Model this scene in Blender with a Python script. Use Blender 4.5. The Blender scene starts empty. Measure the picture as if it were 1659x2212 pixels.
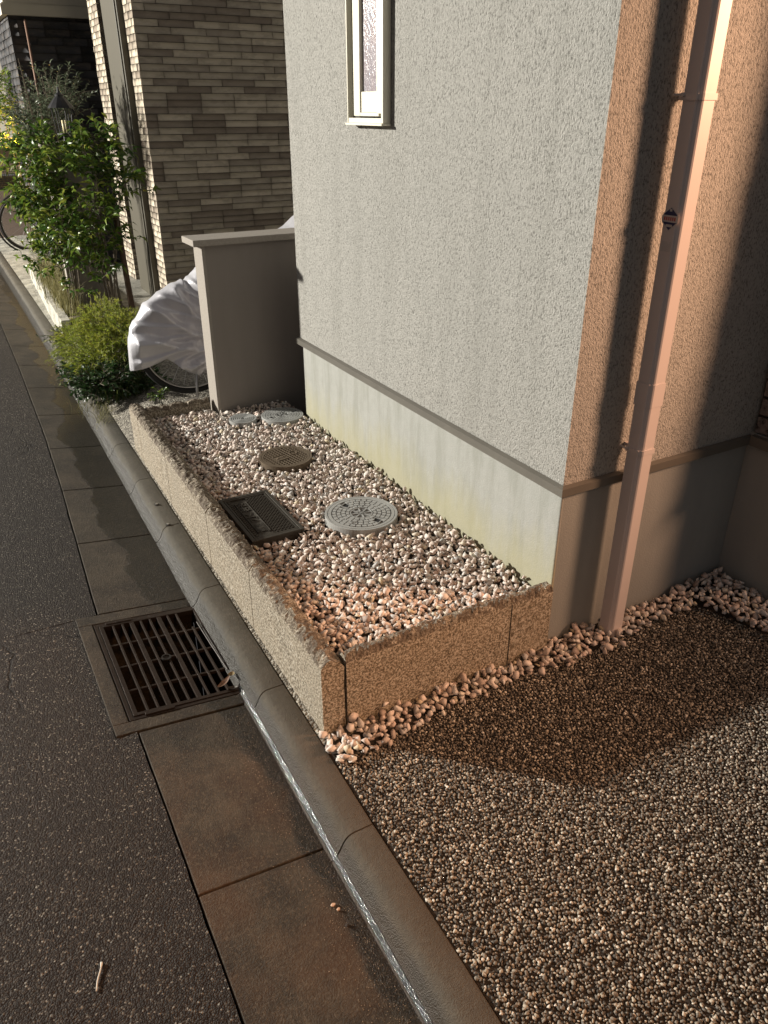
import bpy, bmesh, math, random
import numpy as np
from mathutils import Vector, Matrix, Euler, noise as mnoise
random.seed(7); rng = np.random.default_rng(7)
S = bpy.context.scene
# ------------------------------------------------------------------ camera
f_, h_ = 1657.0, 870.0
pit = math.atan(h_ / f_); azi = math.atan(1055 / math.hypot(f_, h_))
cam = bpy.data.cameras.new('camera'); camo = bpy.data.objects.new('camera', cam)
S.collection.objects.link(camo); S.camera = camo
cam.sensor_fit = 'HORIZONTAL'; cam.sensor_width = 36; cam.lens = 36 * 1657 / 1659
cam.clip_start = 0.05; cam.clip_end = 400
F = Vector((math.sin(azi) * math.cos(pit), math.cos(azi) * math.cos(pit), -math.sin(pit)))
Rv = Vector((math.cos(azi), -math.sin(azi), 0)); Uv = Rv.cross(F)
camo.matrix_world = Matrix(((Rv.x, Uv.x, -F.x, 0), (Rv.y, Uv.y, -F.y, 0), (Rv.z, Uv.z, -F.z, 1.6), (0, 0, 0, 1)))
# ------------------------------------------------------------------ world (night)
W = bpy.data.worlds.new('World'); S.world = W; W.use_nodes = True
bg = W.node_tree.nodes['Background']; bg.inputs[0].default_value = (0.74, 0.70, 0.70, 1); bg.inputs[1].default_value = 0.18
S.view_settings.view_transform = 'Standard'; S.view_settings.look = 'None'
S.view_settings.exposure = 0.0; S.view_settings.gamma = 1.0
# ------------------------------------------------------------------ lamps: street, porch and an added fill
def lamp(name, kind, loc, power, col, size=0.1, aim=None, cone=90, blend=0.5):
    l = bpy.data.lights.new(name, kind); l.energy = power; l.color = col
    l.shadow_soft_size = size
    o = bpy.data.objects.new(name, l); S.collection.objects.link(o); o.location = loc
    if kind == 'SPOT':
        l.spot_size = math.radians(cone); l.spot_blend = blend
        o.rotation_euler = (Vector(aim) - Vector(loc)).to_track_quat('-Z', 'Y').to_euler()
    return o
lamp('street_light', 'POINT', (-9.6, 11.8, 4.9), 18500, (1.0, 0.95, 0.85), 0.30)
lamp('porch_light', 'SPOT', (4.6, -0.55, 2.3), 1350, (1.0, 0.56, 0.33), 0.34, (1.5, 1.5, 2.0), 74, 1.0)
lamp('warm_fill', 'SPOT', (0.75, -1.3, 2.9), 235, (1.0, 0.50, 0.22), 0.3, (0.40, 1.05, 0), 50, 1.0)  # unseen spot added to warm the gutter and drive edge

# ------------------------------------------------------------------ helpers
def link(o):
    S.collection.objects.link(o); return o
def tag(o, label=None, cat=None, group=None, kind=None):
    if label: o['label'] = label
    if cat: o['category'] = cat
    if group: o['group'] = group
    if kind: o['kind'] = kind
    return o
def empty(name, loc=(0, 0, 0), rz=0):
    o = bpy.data.objects.new(name, None); o.location = loc; o.rotation_euler = (0, 0, rz)
    o.empty_display_size = 0.1
    return link(o)
class MB:
    def __init__(s): s.v = []; s.f = []; s.m = []
    def add(s, vs, fs, mi=0):
        b = len(s.v); s.v.extend([tuple(v) for v in vs])
        for f in fs: s.f.append(tuple(i + b for i in f)); s.m.append(mi)
    def box(s, x0, x1, y0, y1, z0, z1, mi=0):
        s.add([(x0, y0, z0), (x1, y0, z0), (x1, y1, z0), (x0, y1, z0), (x0, y0, z1), (x1, y0, z1), (x1, y1, z1), (x0, y1, z1)],
              [(0, 3, 2, 1), (4, 5, 6, 7), (0, 1, 5, 4), (1, 2, 6, 5), (2, 3, 7, 6), (3, 0, 4, 7)], mi)
    def tube(s, pts, r, n=8, mi=0, cap=True):
        pts = [Vector(p) for p in pts]; rr = r if isinstance(r, (list, tuple)) else [r] * len(pts)
        rings = []; up = Vector((0, 0, 1))
        for i, p in enumerate(pts):
            d = (pts[min(i + 1, len(pts) - 1)] - pts[max(i - 1, 0)]).normalized()
            a = d.cross(up if abs(d.z) < 0.95 else Vector((1, 0, 0))).normalized(); c = d.cross(a)
            rings.append([p + (a * math.cos(t) + c * math.sin(t)) * rr[i] for t in [2 * math.pi * k / n for k in range(n)]])
        vs = [v for r_ in rings for v in r_]; fs = []
        for i in range(len(pts) - 1):
            for k in range(n):
                fs.append((i * n + k, i * n + (k + 1) % n, (i + 1) * n + (k + 1) % n, (i + 1) * n + k))
        if cap: fs.append(tuple(range(n))[::-1]); fs.append(tuple((len(pts) - 1) * n + k for k in range(n)))
        s.add(vs, fs, mi)
    def torus(s, c, R_, r, axis='Y', n=48, m=8, mi=0, a0=0, a1=2 * math.pi):
        c = Vector(c); vs = []; fs = []
        for i in range(n):
            t = a0 + (a1 - a0) * i / n
            for k in range(m):
                q = 2 * math.pi * k / m; rad = R_ + r * math.cos(q); w = r * math.sin(q)
                vs.append(c + (Vector((rad * math.cos(t), w, rad * math.sin(t))) if axis == 'Y' else Vector((rad * math.cos(t), rad * math.sin(t), w))))
        for i in range(n):
            for k in range(m):
                fs.append((i * m + k, ((i + 1) % n) * m + k, ((i + 1) % n) * m + (k + 1) % m, i * m + (k + 1) % m))
        s.add(vs, fs, mi)
    def disc(s, c, r, z0, z1, n=64, mi=0, holes=None):
        c = Vector(c); vs = [(c.x + r * math.cos(2 * math.pi * k / n), c.y + r * math.sin(2 * math.pi * k / n), z) for z in (z0, z1) for k in range(n)]
        fs = [(k, (k + 1) % n, n + (k + 1) % n, n + k) for k in range(n)] + [tuple(range(n))[::-1], tuple(range(n, 2 * n))]
        s.add(vs, fs, mi)
    def ring(s, c, r0, r1, z0, z1, n=64, mi=0, a0=0, a1=2 * math.pi, gap=0.0):
        c = Vector(c); full = abs(a1 - a0 - 2 * math.pi) < 1e-6; cnt = n if full else n + 1; vs = []; fs = []
        for i in range(cnt):
            t = a0 + (a1 - a0) * i / n
            for (r, z) in ((r0, z0), (r1, z0), (r1, z1), (r0, z1)): vs.append((c.x + r * math.cos(t), c.y + r * math.sin(t), z))
        for i in range(n):
            j = (i + 1) % cnt
            for k in range(4): fs.append((i * 4 + k, j * 4 + k, j * 4 + (k + 1) % 4, i * 4 + (k + 1) % 4))
        if not full: fs.append((0, 1, 2, 3)); fs.append((n * 4 + 3, n * 4 + 2, n * 4 + 1, n * 4))
        s.add(vs, fs, mi)
    def build(s, name, mats, parent=None, smooth=False, bevel=0, loc=None):
        me = bpy.data.meshes.new(name); me.from_pydata(s.v, [], s.f)
        mats = mats if isinstance(mats, (list, tuple)) else [mats]
        for m in mats: me.materials.append(m)
        if len(mats) > 1: me.polygons.foreach_set('material_index', s.m)
        bm = bmesh.new(); bm.from_mesh(me); bmesh.ops.recalc_face_normals(bm, faces=bm.faces); bm.to_mesh(me); bm.free()
        if smooth: me.polygons.foreach_set('use_smooth', [True] * len(me.polygons))
        me.update(); o = link(bpy.data.objects.new(name, me))
        if parent: o.parent = parent
        if loc: o.location = loc
        if bevel:
            b = o.modifiers.new('bevel', 'BEVEL'); b.width = bevel; b.segments = 2; b.limit_method = 'ANGLE'; b.angle_limit = math.radians(40)
        return o
def bulk(name, verts, faces, mat, attr=None, parent=None, smooth=False, k=3):
    """many small faces at once; attr = one random number per vertex"""
    me = bpy.data.meshes.new(name); nf = len(faces)
    me.vertices.add(len(verts)); me.vertices.foreach_set('co', np.ascontiguousarray(verts, dtype=np.float32).ravel())
    me.loops.add(nf * k); me.loops.foreach_set('vertex_index', np.ascontiguousarray(faces, dtype=np.int32).ravel())
    me.polygons.add(nf); me.polygons.foreach_set('loop_start', np.arange(0, nf * k, k, dtype=np.int32))
    me.polygons.foreach_set('loop_total', np.full(nf, k, dtype=np.int32))
    me.update(calc_edges=True); me.validate()
    if smooth: me.polygons.foreach_set('use_smooth', [True] * nf)
    if attr is not None:
        a = me.attributes.new('rnd', 'FLOAT', 'POINT'); a.data.foreach_set('value', np.ascontiguousarray(attr, dtype=np.float32))
    me.materials.append(mat); o = link(bpy.data.objects.new(name, me))
    if parent: o.parent = parent
    return o
# ------------------------------------------------------------------ materials
class NT:
    def __init__(s, name):
        s.m = bpy.data.materials.new(name); s.m.use_nodes = True; s.t = s.m.node_tree; s.n = s.t.nodes; s.b = s.n['Principled BSDF']
        s.co = s.n.new('ShaderNodeTexCoord')
    def L(s, a, b): s.t.links.new(a, b)
    def noise(s, sc, det=3, rough=0.55, vec=None, dist=0):
        t = s.n.new('ShaderNodeTexNoise'); t.inputs['Scale'].default_value = sc; t.inputs['Detail'].default_value = det
        t.inputs['Roughness'].default_value = rough; t.inputs['Distortion'].default_value = dist
        s.L(vec or s.co.outputs['Object'], t.inputs['Vector']); return t.outputs['Fac']
    def vor(s, sc, out='Distance', vec=None, feat='F1'):
        t = s.n.new('ShaderNodeTexVoronoi'); t.inputs['Scale'].default_value = sc; t.feature = feat
        s.L(vec or s.co.outputs['Object'], t.inputs['Vector']); return t.outputs[out]
    def mapv(s, scale=(1, 1, 1)):
        t = s.n.new('ShaderNodeMapping'); t.inputs['Scale'].default_value = scale; s.L(s.co.outputs['Object'], t.inputs['Vector']); return t.outputs[0]
    def mixvec(s, amt):
        n = s.n.new('ShaderNodeTexNoise'); n.inputs['Scale'].default_value = 5; n.inputs['Detail'].default_value = 4; s.L(s.co.outputs['Object'], n.inputs['Vector'])
        v = s.n.new('ShaderNodeVectorMath'); v.operation = 'MULTIPLY_ADD'; s.L(n.outputs['Color'], v.inputs[0]); v.inputs[1].default_value = (amt,) * 3; s.L(s.co.outputs['Object'], v.inputs[2]); return v.outputs[0]
    def ramp(s, fac, stops, interp='LINEAR'):
        r = s.n.new('ShaderNodeValToRGB'); r.color_ramp.interpolation = interp; e = r.color_ramp.elements
        while len(e) < len(stops): e.new(0.5)
        for q, (p, c) in zip(e, stops):
            q.position = p; q.color = (c, c, c, 1) if isinstance(c, (int, float)) else (*c, 1)
        s.L(fac, r.inputs[0]); return r.outputs[0]
    def math(s, op, a, b=None, c=None, clamp=False):
        t = s.n.new('ShaderNodeMath'); t.operation = op; t.use_clamp = clamp
        for i, x in enumerate((a, b, c)):
            if x is None: continue
            if isinstance(x, (int, float)): t.inputs[i].default_value = x
            else: s.L(x, t.inputs[i])
        return t.outputs[0]
    def mix(s, fac, a, b, mode='MIX'):
        t = s.n.new('ShaderNodeMix'); t.data_type = 'RGBA'; t.blend_type = mode
        for i, x in ((0, fac), (6, a), (7, b)):
            if isinstance(x, (int, float)): t.inputs[i].default_value = x if i == 0 else (x, x, x, 1)
            elif isinstance(x, tuple): t.inputs[i].default_value = (*x, 1)
            else: s.L(x, t.inputs[i])
        return t.outputs[2]
    def sep(s):
        t = s.n.new('ShaderNodeSeparateXYZ'); s.L(s.co.outputs['Object'], t.inputs[0]); return t.outputs
    def attr(s, name='rnd'):
        t = s.n.new('ShaderNodeAttribute'); t.attribute_name = name; return t.outputs['Fac']
    def bump(s, h, dist=0.002, strength=1.0, prev=None):
        t = s.n.new('ShaderNodeBump'); t.inputs['Distance'].default_value = dist; t.inputs['Strength'].default_value = strength
        s.L(h, t.inputs['Height'])
        if prev is not None: s.L(prev, t.inputs['Normal'])
        s.L(t.outputs[0], s.b.inputs['Normal']); return t.outputs[0]
    def set(s, col=None, rough=None, metal=None, spec=None, **k):
        for nm, x in (('Base Color', col), ('Roughness', rough), ('Metallic', metal), ('Specular IOR Level', spec)):
            if x is None: continue
            if isinstance(x, (int, float)) and nm != 'Base Color': s.b.inputs[nm].default_value = x
            elif isinstance(x, tuple): s.b.inputs[nm].default_value = (*x, 1)
            else: s.L(x, s.b.inputs[nm])
        return s.m
def simple(name, col, rough=0.6, metal=0, nsc=40, var=0.18, bd=0.0006, spec=0.5):
    t = NT(name); n = t.noise(nsc, 4)
    c = t.mix(n, tuple(x * (1 - var) for x in col), tuple(min(1, x * (1 + var)) for x in col))
    t.bump(t.noise(nsc * 4, 3), bd, 0.6)
    return t.set(c, rough, metal, spec)
M = {}
# stucco
t = NT('stucco'); v = t.mapv((1, 1, 0.62)); n1 = t.noise(215, 3, 0.62, v); n2 = t.noise(420, 2, 0.6, v); big = t.noise(2.2, 4)
hgt = t.math('ADD', n1, t.math('MULTIPLY', n2, 0.5))
c = t.ramp(n1, [(0.33, (.17, .165, .15)), (0.42, (.33, .325, .30)), (0.49, (.44, .43, .40)), (0.75, (.51, .50, .47))])  # pits darkened in the colour, adding shade to the bump
c = t.mix(t.math('MULTIPLY', t.ramp(big, [(0.35, 0.0), (0.7, 1.0)]), 0.22), c, (.36, .36, .34))
c = t.mix(t.math('MULTIPLY', t.ramp(t.noise(3.2, 5, .65, t.mapv((1, 2.4, .22))), [(.5, 0.), (.68, 1.)]), .28), c, (.27, .265, .24))
t.bump(hgt, 0.0075, 1.0); M['stucco'] = t.set(c, 0.92, 0, 0.2)
# foundation render with yellow-green algae low down
t = NT('foundation'); X, Y, Z = t.sep(); st = t.noise(5, 4, 0.6, t.mapv((1, 1.6, 0.25))); fine = t.noise(220, 3); mid = t.noise(26, 4)
c = t.mix(fine, (.33, .33, .31), (.45, .45, .43))
c = t.mix(t.math('MULTIPLY', mid, 0.7), c, (.29, .30, .27))
c = t.mix(t.math('MULTIPLY', t.ramp(t.noise(6, 5, .7, t.mapv((1, 2.2, .35))), [(.46, 0.), (.62, 1.)]), .45), c, (.24, .245, .21))
low = t.math('SUBTRACT', 1.0, t.math('DIVIDE', t.math('SUBTRACT', Z, 0.17), 0.30, clamp=True), clamp=True)
al = t.math('MULTIPLY', t.ramp(t.math('ADD', t.math('MULTIPLY', low, 0.55), t.math('MULTIPLY', st, 0.75)), [(0.50, 0.0), (0.85, 1.0)]), t.math('MULTIPLY', t.math('LESS_THAN', X, 1.515), 0.75))
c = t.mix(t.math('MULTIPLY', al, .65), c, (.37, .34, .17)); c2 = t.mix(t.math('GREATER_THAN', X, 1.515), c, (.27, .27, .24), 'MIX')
side = t.mix(t.noise(4, 4, .6, t.mapv((1.5, 1, .3))), (.20, .21, .205), (.34, .35, .335))  # return face darker: its weaker lamplight is put into the colour
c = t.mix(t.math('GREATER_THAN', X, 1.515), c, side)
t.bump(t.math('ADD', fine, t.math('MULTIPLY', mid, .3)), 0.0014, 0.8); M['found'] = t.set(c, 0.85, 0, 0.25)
M['band'] = simple('aluminium_band', (.16, .15, .13), 0.45, 0.35, 9, .15, .0003)
M['cream'] = simple('cream_aluminium', (.70, .67, .56), 0.42, 0.1, 14, .05, .0002)
M['black'] = simple('black_gap', (.012, .012, .014), 0.7)
M['pipe'] = simple('pink_beige_pvc', (.62, .545, .52), 0.42, 0, 3, .06, .0002)
# patterned glass
t = NT('patterned_glass'); n = t.noise(120, 3, .6, t.mapv((1, 1, .4))); b2 = t.noise(9, 3, .5, t.mapv((1, 3, .6)))
c = t.mix(t.ramp(b2, [(.4, 0.), (.62, 1.)]), (.26, .17, .17), (.19, .20, .26)); c = t.mix(n, c, (.38, .35, .37))
t.bump(n, .003, .8); M['glass'] = t.set(c, .22, 0, .8)
# granite
def granite(name, rough_top):
    t = NT(name); s1 = t.noise(150, 3, .75); s2 = t.noise(210, 2, .6); big = t.noise(7, 4, .6)
    c = t.ramp(s1, [(.39, (.025, .02, .016)), (.455, (.15, .12, .09)), (.52, (.38, .33, .26)), (.62, (.56, .52, .45))])
    c = t.mix(t.math('MULTIPLY', t.ramp(s2, [(.53, 0.), (.57, 1.)]), .65), c, (.07, .075, .06))
    c = t.mix(t.math('MULTIPLY', big, .35), c, (.40, .31, .20))
    if rough_top:
        c = t.mix(t.math('MULTIPLY', t.ramp(t.noise(30, 5, .7), [(.40, 0.), (.56, 1.)]), .8), c, (.085, .062, .045))
        t.bump(t.noise(70, 5, .7), .010, 1.0)
    else: t.bump(s1, .0012, .8)
    M[name] = t.set(c, .82, 0, .3)
granite('granite_sawn', False); granite('granite_split', True)
# asphalt
t = NT('asphalt'); vd = t.vor(250); vc = t.vor(250, 'Color'); n = t.noise(300, 3); big = t.noise(2.3, 5, .6); fl = t.noise(90, 2)
g = t.n.new('ShaderNodeSeparateColor'); t.L(vc, g.inputs[0])
c = t.ramp(g.outputs[0], [(0., (.016, .013, .012)), (.72, (.031, .025, .0215)), (.95, (.075, .064, .053)), (1., (.28, .25, .21))])
c = t.mix(t.math('MULTIPLY', t.ramp(big, [(.4, 0.), (.65, 1.)]), .45), c, (.028, .024, .021))
cr = t.ramp(t.vor(1.15, 'Distance', t.mixvec(.22), 'DISTANCE_TO_EDGE'), [(0., 1.), (.006, 0.)]); cr = t.math('MULTIPLY', cr, t.ramp(t.noise(1.6, 2), [(.5, 0.), (.56, 1.)]))
c = t.mix(t.math('MULTIPLY', cr, .85), c, (.006, .005, .005))
t.bump(t.math('SUBTRACT', t.math('ADD', t.math('MULTIPLY', vd, -1.2), t.math('MULTIPLY', fl, 1.3)), cr), .0048, 1.0)
M['asphalt'] = t.set(c, t.ramp(n, [(.3, .55), (.7, .85)]), 0, .16)
# concrete gutter with a wet strip along the kerb
def concrete(name, base, wet):
    t = NT(name); X, Y, Z = t.sep(); n = t.noise(7, 5, .65); fine = t.noise(260, 3); mid = t.noise(38, 4, .7)
    c = t.mix(t.ramp(n, [(.36, 0.), (.64, 1.)]), tuple(x * .45 for x in base), tuple(x * 1.55 for x in base))
    c = t.mix(t.math('MULTIPLY', t.ramp(fine, [(.35, 1.), (.55, 0.)]), .5), c, tuple(x * .35 for x in base))
    c = t.mix(t.math('MULTIPLY', t.ramp(mid, [(.45, 0.), (.7, 1.)]), .3), c, tuple(x * .5 for x in base))
    r = .8
    if wet:
        warm_patch = t.math('MULTIPLY', t.ramp(t.noise(2.2, 5, .65), [(.42, 0.), (.58, 1.)]), t.ramp(t.math('DIVIDE', Y, 6.), [(.26, 1.), (.36, .15), (1., .1)]))  # brown patches stand in for orange lamplight on the near gutter
        c = t.mix(t.math('MULTIPLY', warm_patch, .75), c, t.mix(.5, c, (.085, .038, .014)))
        w = t.math('ADD', t.math('SUBTRACT', X, t.math('MULTIPLY', Y, .028)), t.math('MULTIPLY', t.math('SUBTRACT', t.noise(2.6, 2, .4), .5), .26))
        w = t.math('ADD', w, t.math('MULTIPLY', t.math('SUBTRACT', t.noise(14, 4, .6), .5), .06))
        w = t.math('SUBTRACT', w, t.ramp(t.math('DIVIDE', Y, 6.), [(.0, .17), (.20, .165), (.26, .13), (.34, .03), (.48, 0.), (1., 0.)]))
        wm = t.ramp(w, [(.296, 0.), (.312, 1.)])
        c = t.mix(wm, c, t.mix(.72, c, (.010, .010, .009)))
        r = t.math('SUBTRACT', .8, t.math('MULTIPLY', wm, .45))
    # paler specks by fine noise over the whole surface
    c = t.mix(t.math('MULTIPLY', t.ramp(t.noise(120, 4, .75), [(.5, 0.), (.66, 1.)]), .55), c, tuple(min(1, x * 2.6) for x in base))
    t.bump(t.math('ADD', fine, t.math('MULTIPLY', mid, .8)), .0035, 1.)
    M[name] = t.set(c, r, 0, .4)
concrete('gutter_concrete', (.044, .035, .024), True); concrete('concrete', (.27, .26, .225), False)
concrete('pale_concrete', (.42, .40, .34), False)
t = NT('kerb_concrete'); X, Y, Z = t.sep(); n = t.noise(9, 5, .65); fine = t.noise(300, 3)
c = t.mix(n, (.05, .045, .034), (.145, .132, .108)); c = t.mix(t.math('MULTIPLY', t.ramp(t.noise(60, 5, .75), [(.42, 1.), (.6, 0.)]), .6), c, (.07, .065, .055))
wm = t.ramp(t.math('ADD', Z, t.math('MULTIPLY', t.math('SUBTRACT', t.noise(14, 3), .5), .05)), [(-0.045 + 0.0, 1.), (0.0, 0.)])
zz = t.math('ADD', t.math('MULTIPLY', Z, 8.), .7); wm = t.ramp(t.math('ADD', zz, t.math('MULTIPLY', t.math('SUBTRACT', t.noise(14, 3), .5), .25)), [(.46, 1.), (.62, 0.)])
c = t.mix(wm, c, t.mix(.75, c, (.016, .015, .013))); r = t.math('SUBTRACT', .75, t.math('MULTIPLY', wm, .52))
t.bump(t.math('ADD', fine, t.math('MULTIPLY', t.noise(45, 5, .7), 1.2)), .003, 1.0); c = t.mix(t.math('MULTIPLY', t.ramp(t.math('DIVIDE', Y, 6.), [(.24, .75), (.33, 0.)]), t.ramp(t.noise(5, 5, .7), [(.3, .4), (.65, 1.)])), c, t.mix(.5, c, (.075, .042, .02)))  # near end browned too, orange lamplight put into the kerb colour
M['kerb'] = t.set(c, t.math('ADD', r, .12), 0, .3)
t = NT('wet_film'); t.bump(t.noise(150, 4, .7), .0032, 1.0); M['wetfilm'] = t.set((.008, .008, .007), .11, 0, 1.0)
# stones
def stones(name, stops, rough=.75, nsc=90):
    t = NT(name); a = t.attr(); c = t.ramp(a, stops); n = t.noise(nsc, 4)
    c = t.mix(t.math('MULTIPLY', t.ramp(n, [(.45, 0.), (.65, 1.)]), .35), c, t.mix(.5, c, (.42, .34, .28))); t.bump(n, .0008, .6)
    M[name] = t.set(c, rough, 0, .3)
stones('bed_gravel', [(0., (.26, .20, .17)), (.10, (.52, .43, .37)), (.3, (.66, .57, .51)), (.5, (.74, .67, .61)), (.64, (.60, .47, .41)), (.76, (.76, .72, .67)), (.9, (.42, .415, .41)), (.94, (.58, .49, .34)), (1., (.82, .79, .74))])
stones('drive_pebble', [(0., (.022, .02, .018)), (.25, (.10, .086, .068)), (.5, (.22, .185, .145)), (.65, (.11, .105, .095)), (.8, (.36, .31, .24)), (.93, (.47, .42, .34)), (1., (.68, .63, .55))], .62, 200)
M['soil'] = simple('dark_bedding', (.045, .036, .028), .95, 0, 60, .4, .004)
M['drivebase'] = simple('drive_binder', (.035, .028, .022), .9, 0, 200, .4, .003)
t = NT('yard_aggregate'); vc = t.vor(120, 'Color'); vd = t.vor(120); g = t.n.new('ShaderNodeSeparateColor'); t.L(vc, g.inputs[0])
c = t.ramp(g.outputs[0], [(0., (.09, .08, .065)), (.6, (.22, .20, .165)), (1., (.42, .39, .33))]); t.bump(t.math('MULTIPLY', vd, -1.), .006, 1.)
M['yard'] = t.set(c, .85)
# plastered wall
t = NT('plaster'); n = t.noise(3, 4, .6, t.mapv((3, 3, .5))); fi = t.noise(240, 2)
c = t.mix(n, (.23, .205, .185), (.29, .26, .235)); t.bump(fi, .0015, .6); M['plaster'] = t.set(c, .85, 0, .25)
M['plaster_end'] = simple('wall_coping_stone', (.31, .28, .245), .85, 0, 120, .25, .0015)
M['beige'] = simple('beige_panel', (.07, .063, .045), .6, 0, 6, .08, .0004)
M['fascia'] = simple('beige_fascia', (.46, .44, .37), .7, 0, 8, .1, .0006)
M['darkmetal'] = simple('dark_metal', (.045, .04, .037), .5, .6, 60, .3, .0005)
def tilemat(name, stops, st):
    t = NT(name); a = t.attr(); c = t.ramp(a, stops); n = t.noise(9, 4, .6, t.mapv(st)); f = t.noise(60, 3, .6, t.mapv((1, 1, 6)))
    c = t.mix(t.math('MULTIPLY', t.ramp(n, [(.5, 0.), (.6, 1.)]), .45), c, t.mix(.55, c, (.15, .12, .10))); t.bump(t.math('ADD', n, f), .0015, .7)
    M[name] = t.set(c, .75, 0, .3)
tilemat('stone_tile', [(0., (.25, .205, .16)), (.3, (.29, .245, .195)), (.40, (.40, .35, .28)), (.7, (.49, .43, .335)), (1., (.56, .49, .385))], (1, 1, 2.2))
tilemat('dark_tile', [(0., (.028, .029, .032)), (.6, (.045, .046, .05)), (1., (.07, .07, .075))], (1, 1, 3))
M['grout'] = simple('dark_grout', (.05, .043, .035), .9)
t = NT('split_block'); a = t.attr(); n = t.noise(55, 4, .7); c = t.ramp(n, [(.35, (.04, .035, .033)), (.47, (.17, .15, .14)), (.7, (.24, .215, .20))])
t.bump(n, .006, 1.); M['split_block'] = t.set(c, .9, 0, .2)
# lids
t = NT('grey_plastic'); n = t.noise(30, 4, .6); c = t.mix(n, (.27, .275, .27), (.40, .405, .39)); t.bump(t.noise(300, 2), .0004, .6); M['greylid'] = t.set(c, .5, 0, .5)
M['lidgroove'] = simple('lid_groove_grey', (.17, .17, .165), .8)  # darker grey for the grooves between raised blocks
t = NT('rusty_iron'); n = t.noise(60, 4, .6); c = t.mix(n, (.10, .075, .05), (.20, .155, .11)); t.bump(n, .0008, .8); M['rustlid'] = t.set(c, .55, .3, .5)
t = NT('black_iron'); n = t.noise(50, 4, .6); c = t.mix(n, (.035, .031, .026), (.075, .066, .052)); t.bump(n, .0008, .8); M['blacklid'] = t.set(c, .5, .3, .5)
t = NT('grate_iron'); n = t.noise(35, 4, .6); c = t.mix(n, (.022, .016, .013), (.06, .043, .034)); t.bump(t.noise(160, 3), .0008, .8); M['grate'] = t.set(c, .42, .5, .5)
# foliage
def leafmat(name, stops, rough=.38, tr=.33):
    t = NT(name); c = t.ramp(t.attr(), stops); t.set(c, rough, 0, .5)
    t.b.inputs['Transmission Weight'].default_value = 0
    d = t.n.new('ShaderNodeBsdfTranslucent'); t.L(c, d.inputs[0]); mx = t.n.new('ShaderNodeMixShader'); mx.inputs[0].default_value = tr
    out = t.n['Material Output']; t.L(t.b.outputs[0], mx.inputs[1]); t.L(d.outputs[0], mx.inputs[2]); t.L(mx.outputs[0], out.inputs[0]); M[name] = t.m
leafmat('leaf_green', [(0., (.03, .075, .012)), (.4, (.08, .15, .02)), (.75, (.20, .26, .035)), (1., (.36, .36, .07))])
leafmat('leaf_dark', [(0., (.012, .03, .010)), (.6, (.03, .065, .018)), (1., (.08, .12, .04))])
leafmat('leaf_olive', [(0., (.06, .08, .05)), (.6, (.13, .16, .10)), (1., (.24, .27, .19))])
leafmat('leaf_gold', [(0., (.08, .14, .015)), (.5, (.26, .33, .035)), (1., (.50, .50, .08))], .6)
leafmat('grass_dry', [(0., (.10, .10, .03)), (.5, (.24, .22, .09)), (1., (.40, .36, .19))], .7)
leafmat('grass_green', [(0., (.03, .06, .01)), (.5, (.07, .12, .02)), (1., (.17, .20, .06))], .6)
M['bark'] = simple('bark', (.16, .13, .095), .9, 0, 60, .4, .002)
M['stake'] = simple('brown_stake', (.085, .048, .028), .8, 0, 50, .4, .002)
# bicycle
M['rubber'] = simple('rubber', (.015, .015, .016), .75); M['chrome'] = simple('chrome', (.55, .55, .54), .28, .9, 20, .05, .0001)
t = NT('silver_cloth'); n = t.noise(16, 4, .6, None, 1.2); c = t.mix(n, (.58, .58, .62), (.70, .70, .75)); t.bump(n, .003, .8); t.bump(t.noise(420, 2), .0005, .4, t.n['Bump'].outputs[0]); M['cloth'] = t.set(c, .36, .35, .5)
M['tarp'] = simple('blue_tarp', (.02, .035, .14), .35, 0, 30, .3, .004)
M['dkcloth'] = simple('dark_skirt_guard', (.05, .052, .06), .5)
M['bikeblack'] = simple('black_plastic', (.02, .02, .022), .35)

# ------------------------------------------------------------------ geometry paths
def lin(path, y):
    ys = [p[0] for p in path]; xs = [p[1] for p in path]; return float(np.interp(y, ys, xs))
KB = [(-3, .60), (0, .622), (1.2, .640), (2.5, .664), (3.4, .680), (4.5, .697), (6, .715), (8, .730), (11, .745), (30, .9)]   # kerb back edge
AE = [(-3, .15), (.92, .191), (1.41, .200), (1.84, .205), (2.57, .222), (3.7, .282), (4.44, .312), (5.9, .345), (7.43, .365), (12, .44), (30, .7)]
def ribbon(mb, ys, prof, mi=0):
    """prof(y) -> list of (x,z)"""
    rows = [prof(y) for y in ys]; n = len(rows[0]); vs = []; fs = []
    for y, r in zip(ys, rows): vs += [(x, y, z) for x, z in r]
    for i in range(len(ys) - 1):
        for k in range(n - 1): fs.append((i * n + k, i * n + k + 1, (i + 1) * n + k + 1, (i + 1) * n + k))
    fs.append(tuple(range(n))); fs.append(tuple((len(ys) - 1) * n + k for k in range(n))[::-1])
    mb.add(vs, fs, mi)
# ------------------------------------------------------------------ ground, road, gutter, kerb
m = MB(); P0 = [(-60, -40), (60, -40), (60, 90), (-60, 90)]; P1 = [(.03, 1.83), (.62, 1.83), (.62, 2.53), (.03, 2.53)]
m.add([(x, y, -.16) for x, y in P0 + P1], [(k, (k + 1) % 4, 4 + (k + 1) % 4, 4 + k) for k in range(4)]); tag(m.build('ground', M['soil']), kind='structure')
BOX = (1.845, 2.515)
ys = [-3, 0, .92, 1.41, 1.70, 1.843, 1.845, 2.515, 2.517, 2.8, 3.7, 4.44, 5.9, 7.43, 12, 30]
ae = lambda y: lin(AE, y) - (.062 if BOX[0] <= y <= BOX[1] else 0)
def edge_wob(y): return .004 * mnoise.noise((y * 9, 0, 5)) + .003 * mnoise.noise((y * 30, 4, 5))
yy = sorted(set(list(np.arange(-3, 9, .04).round(3)) + ys)); m = MB()
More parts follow.
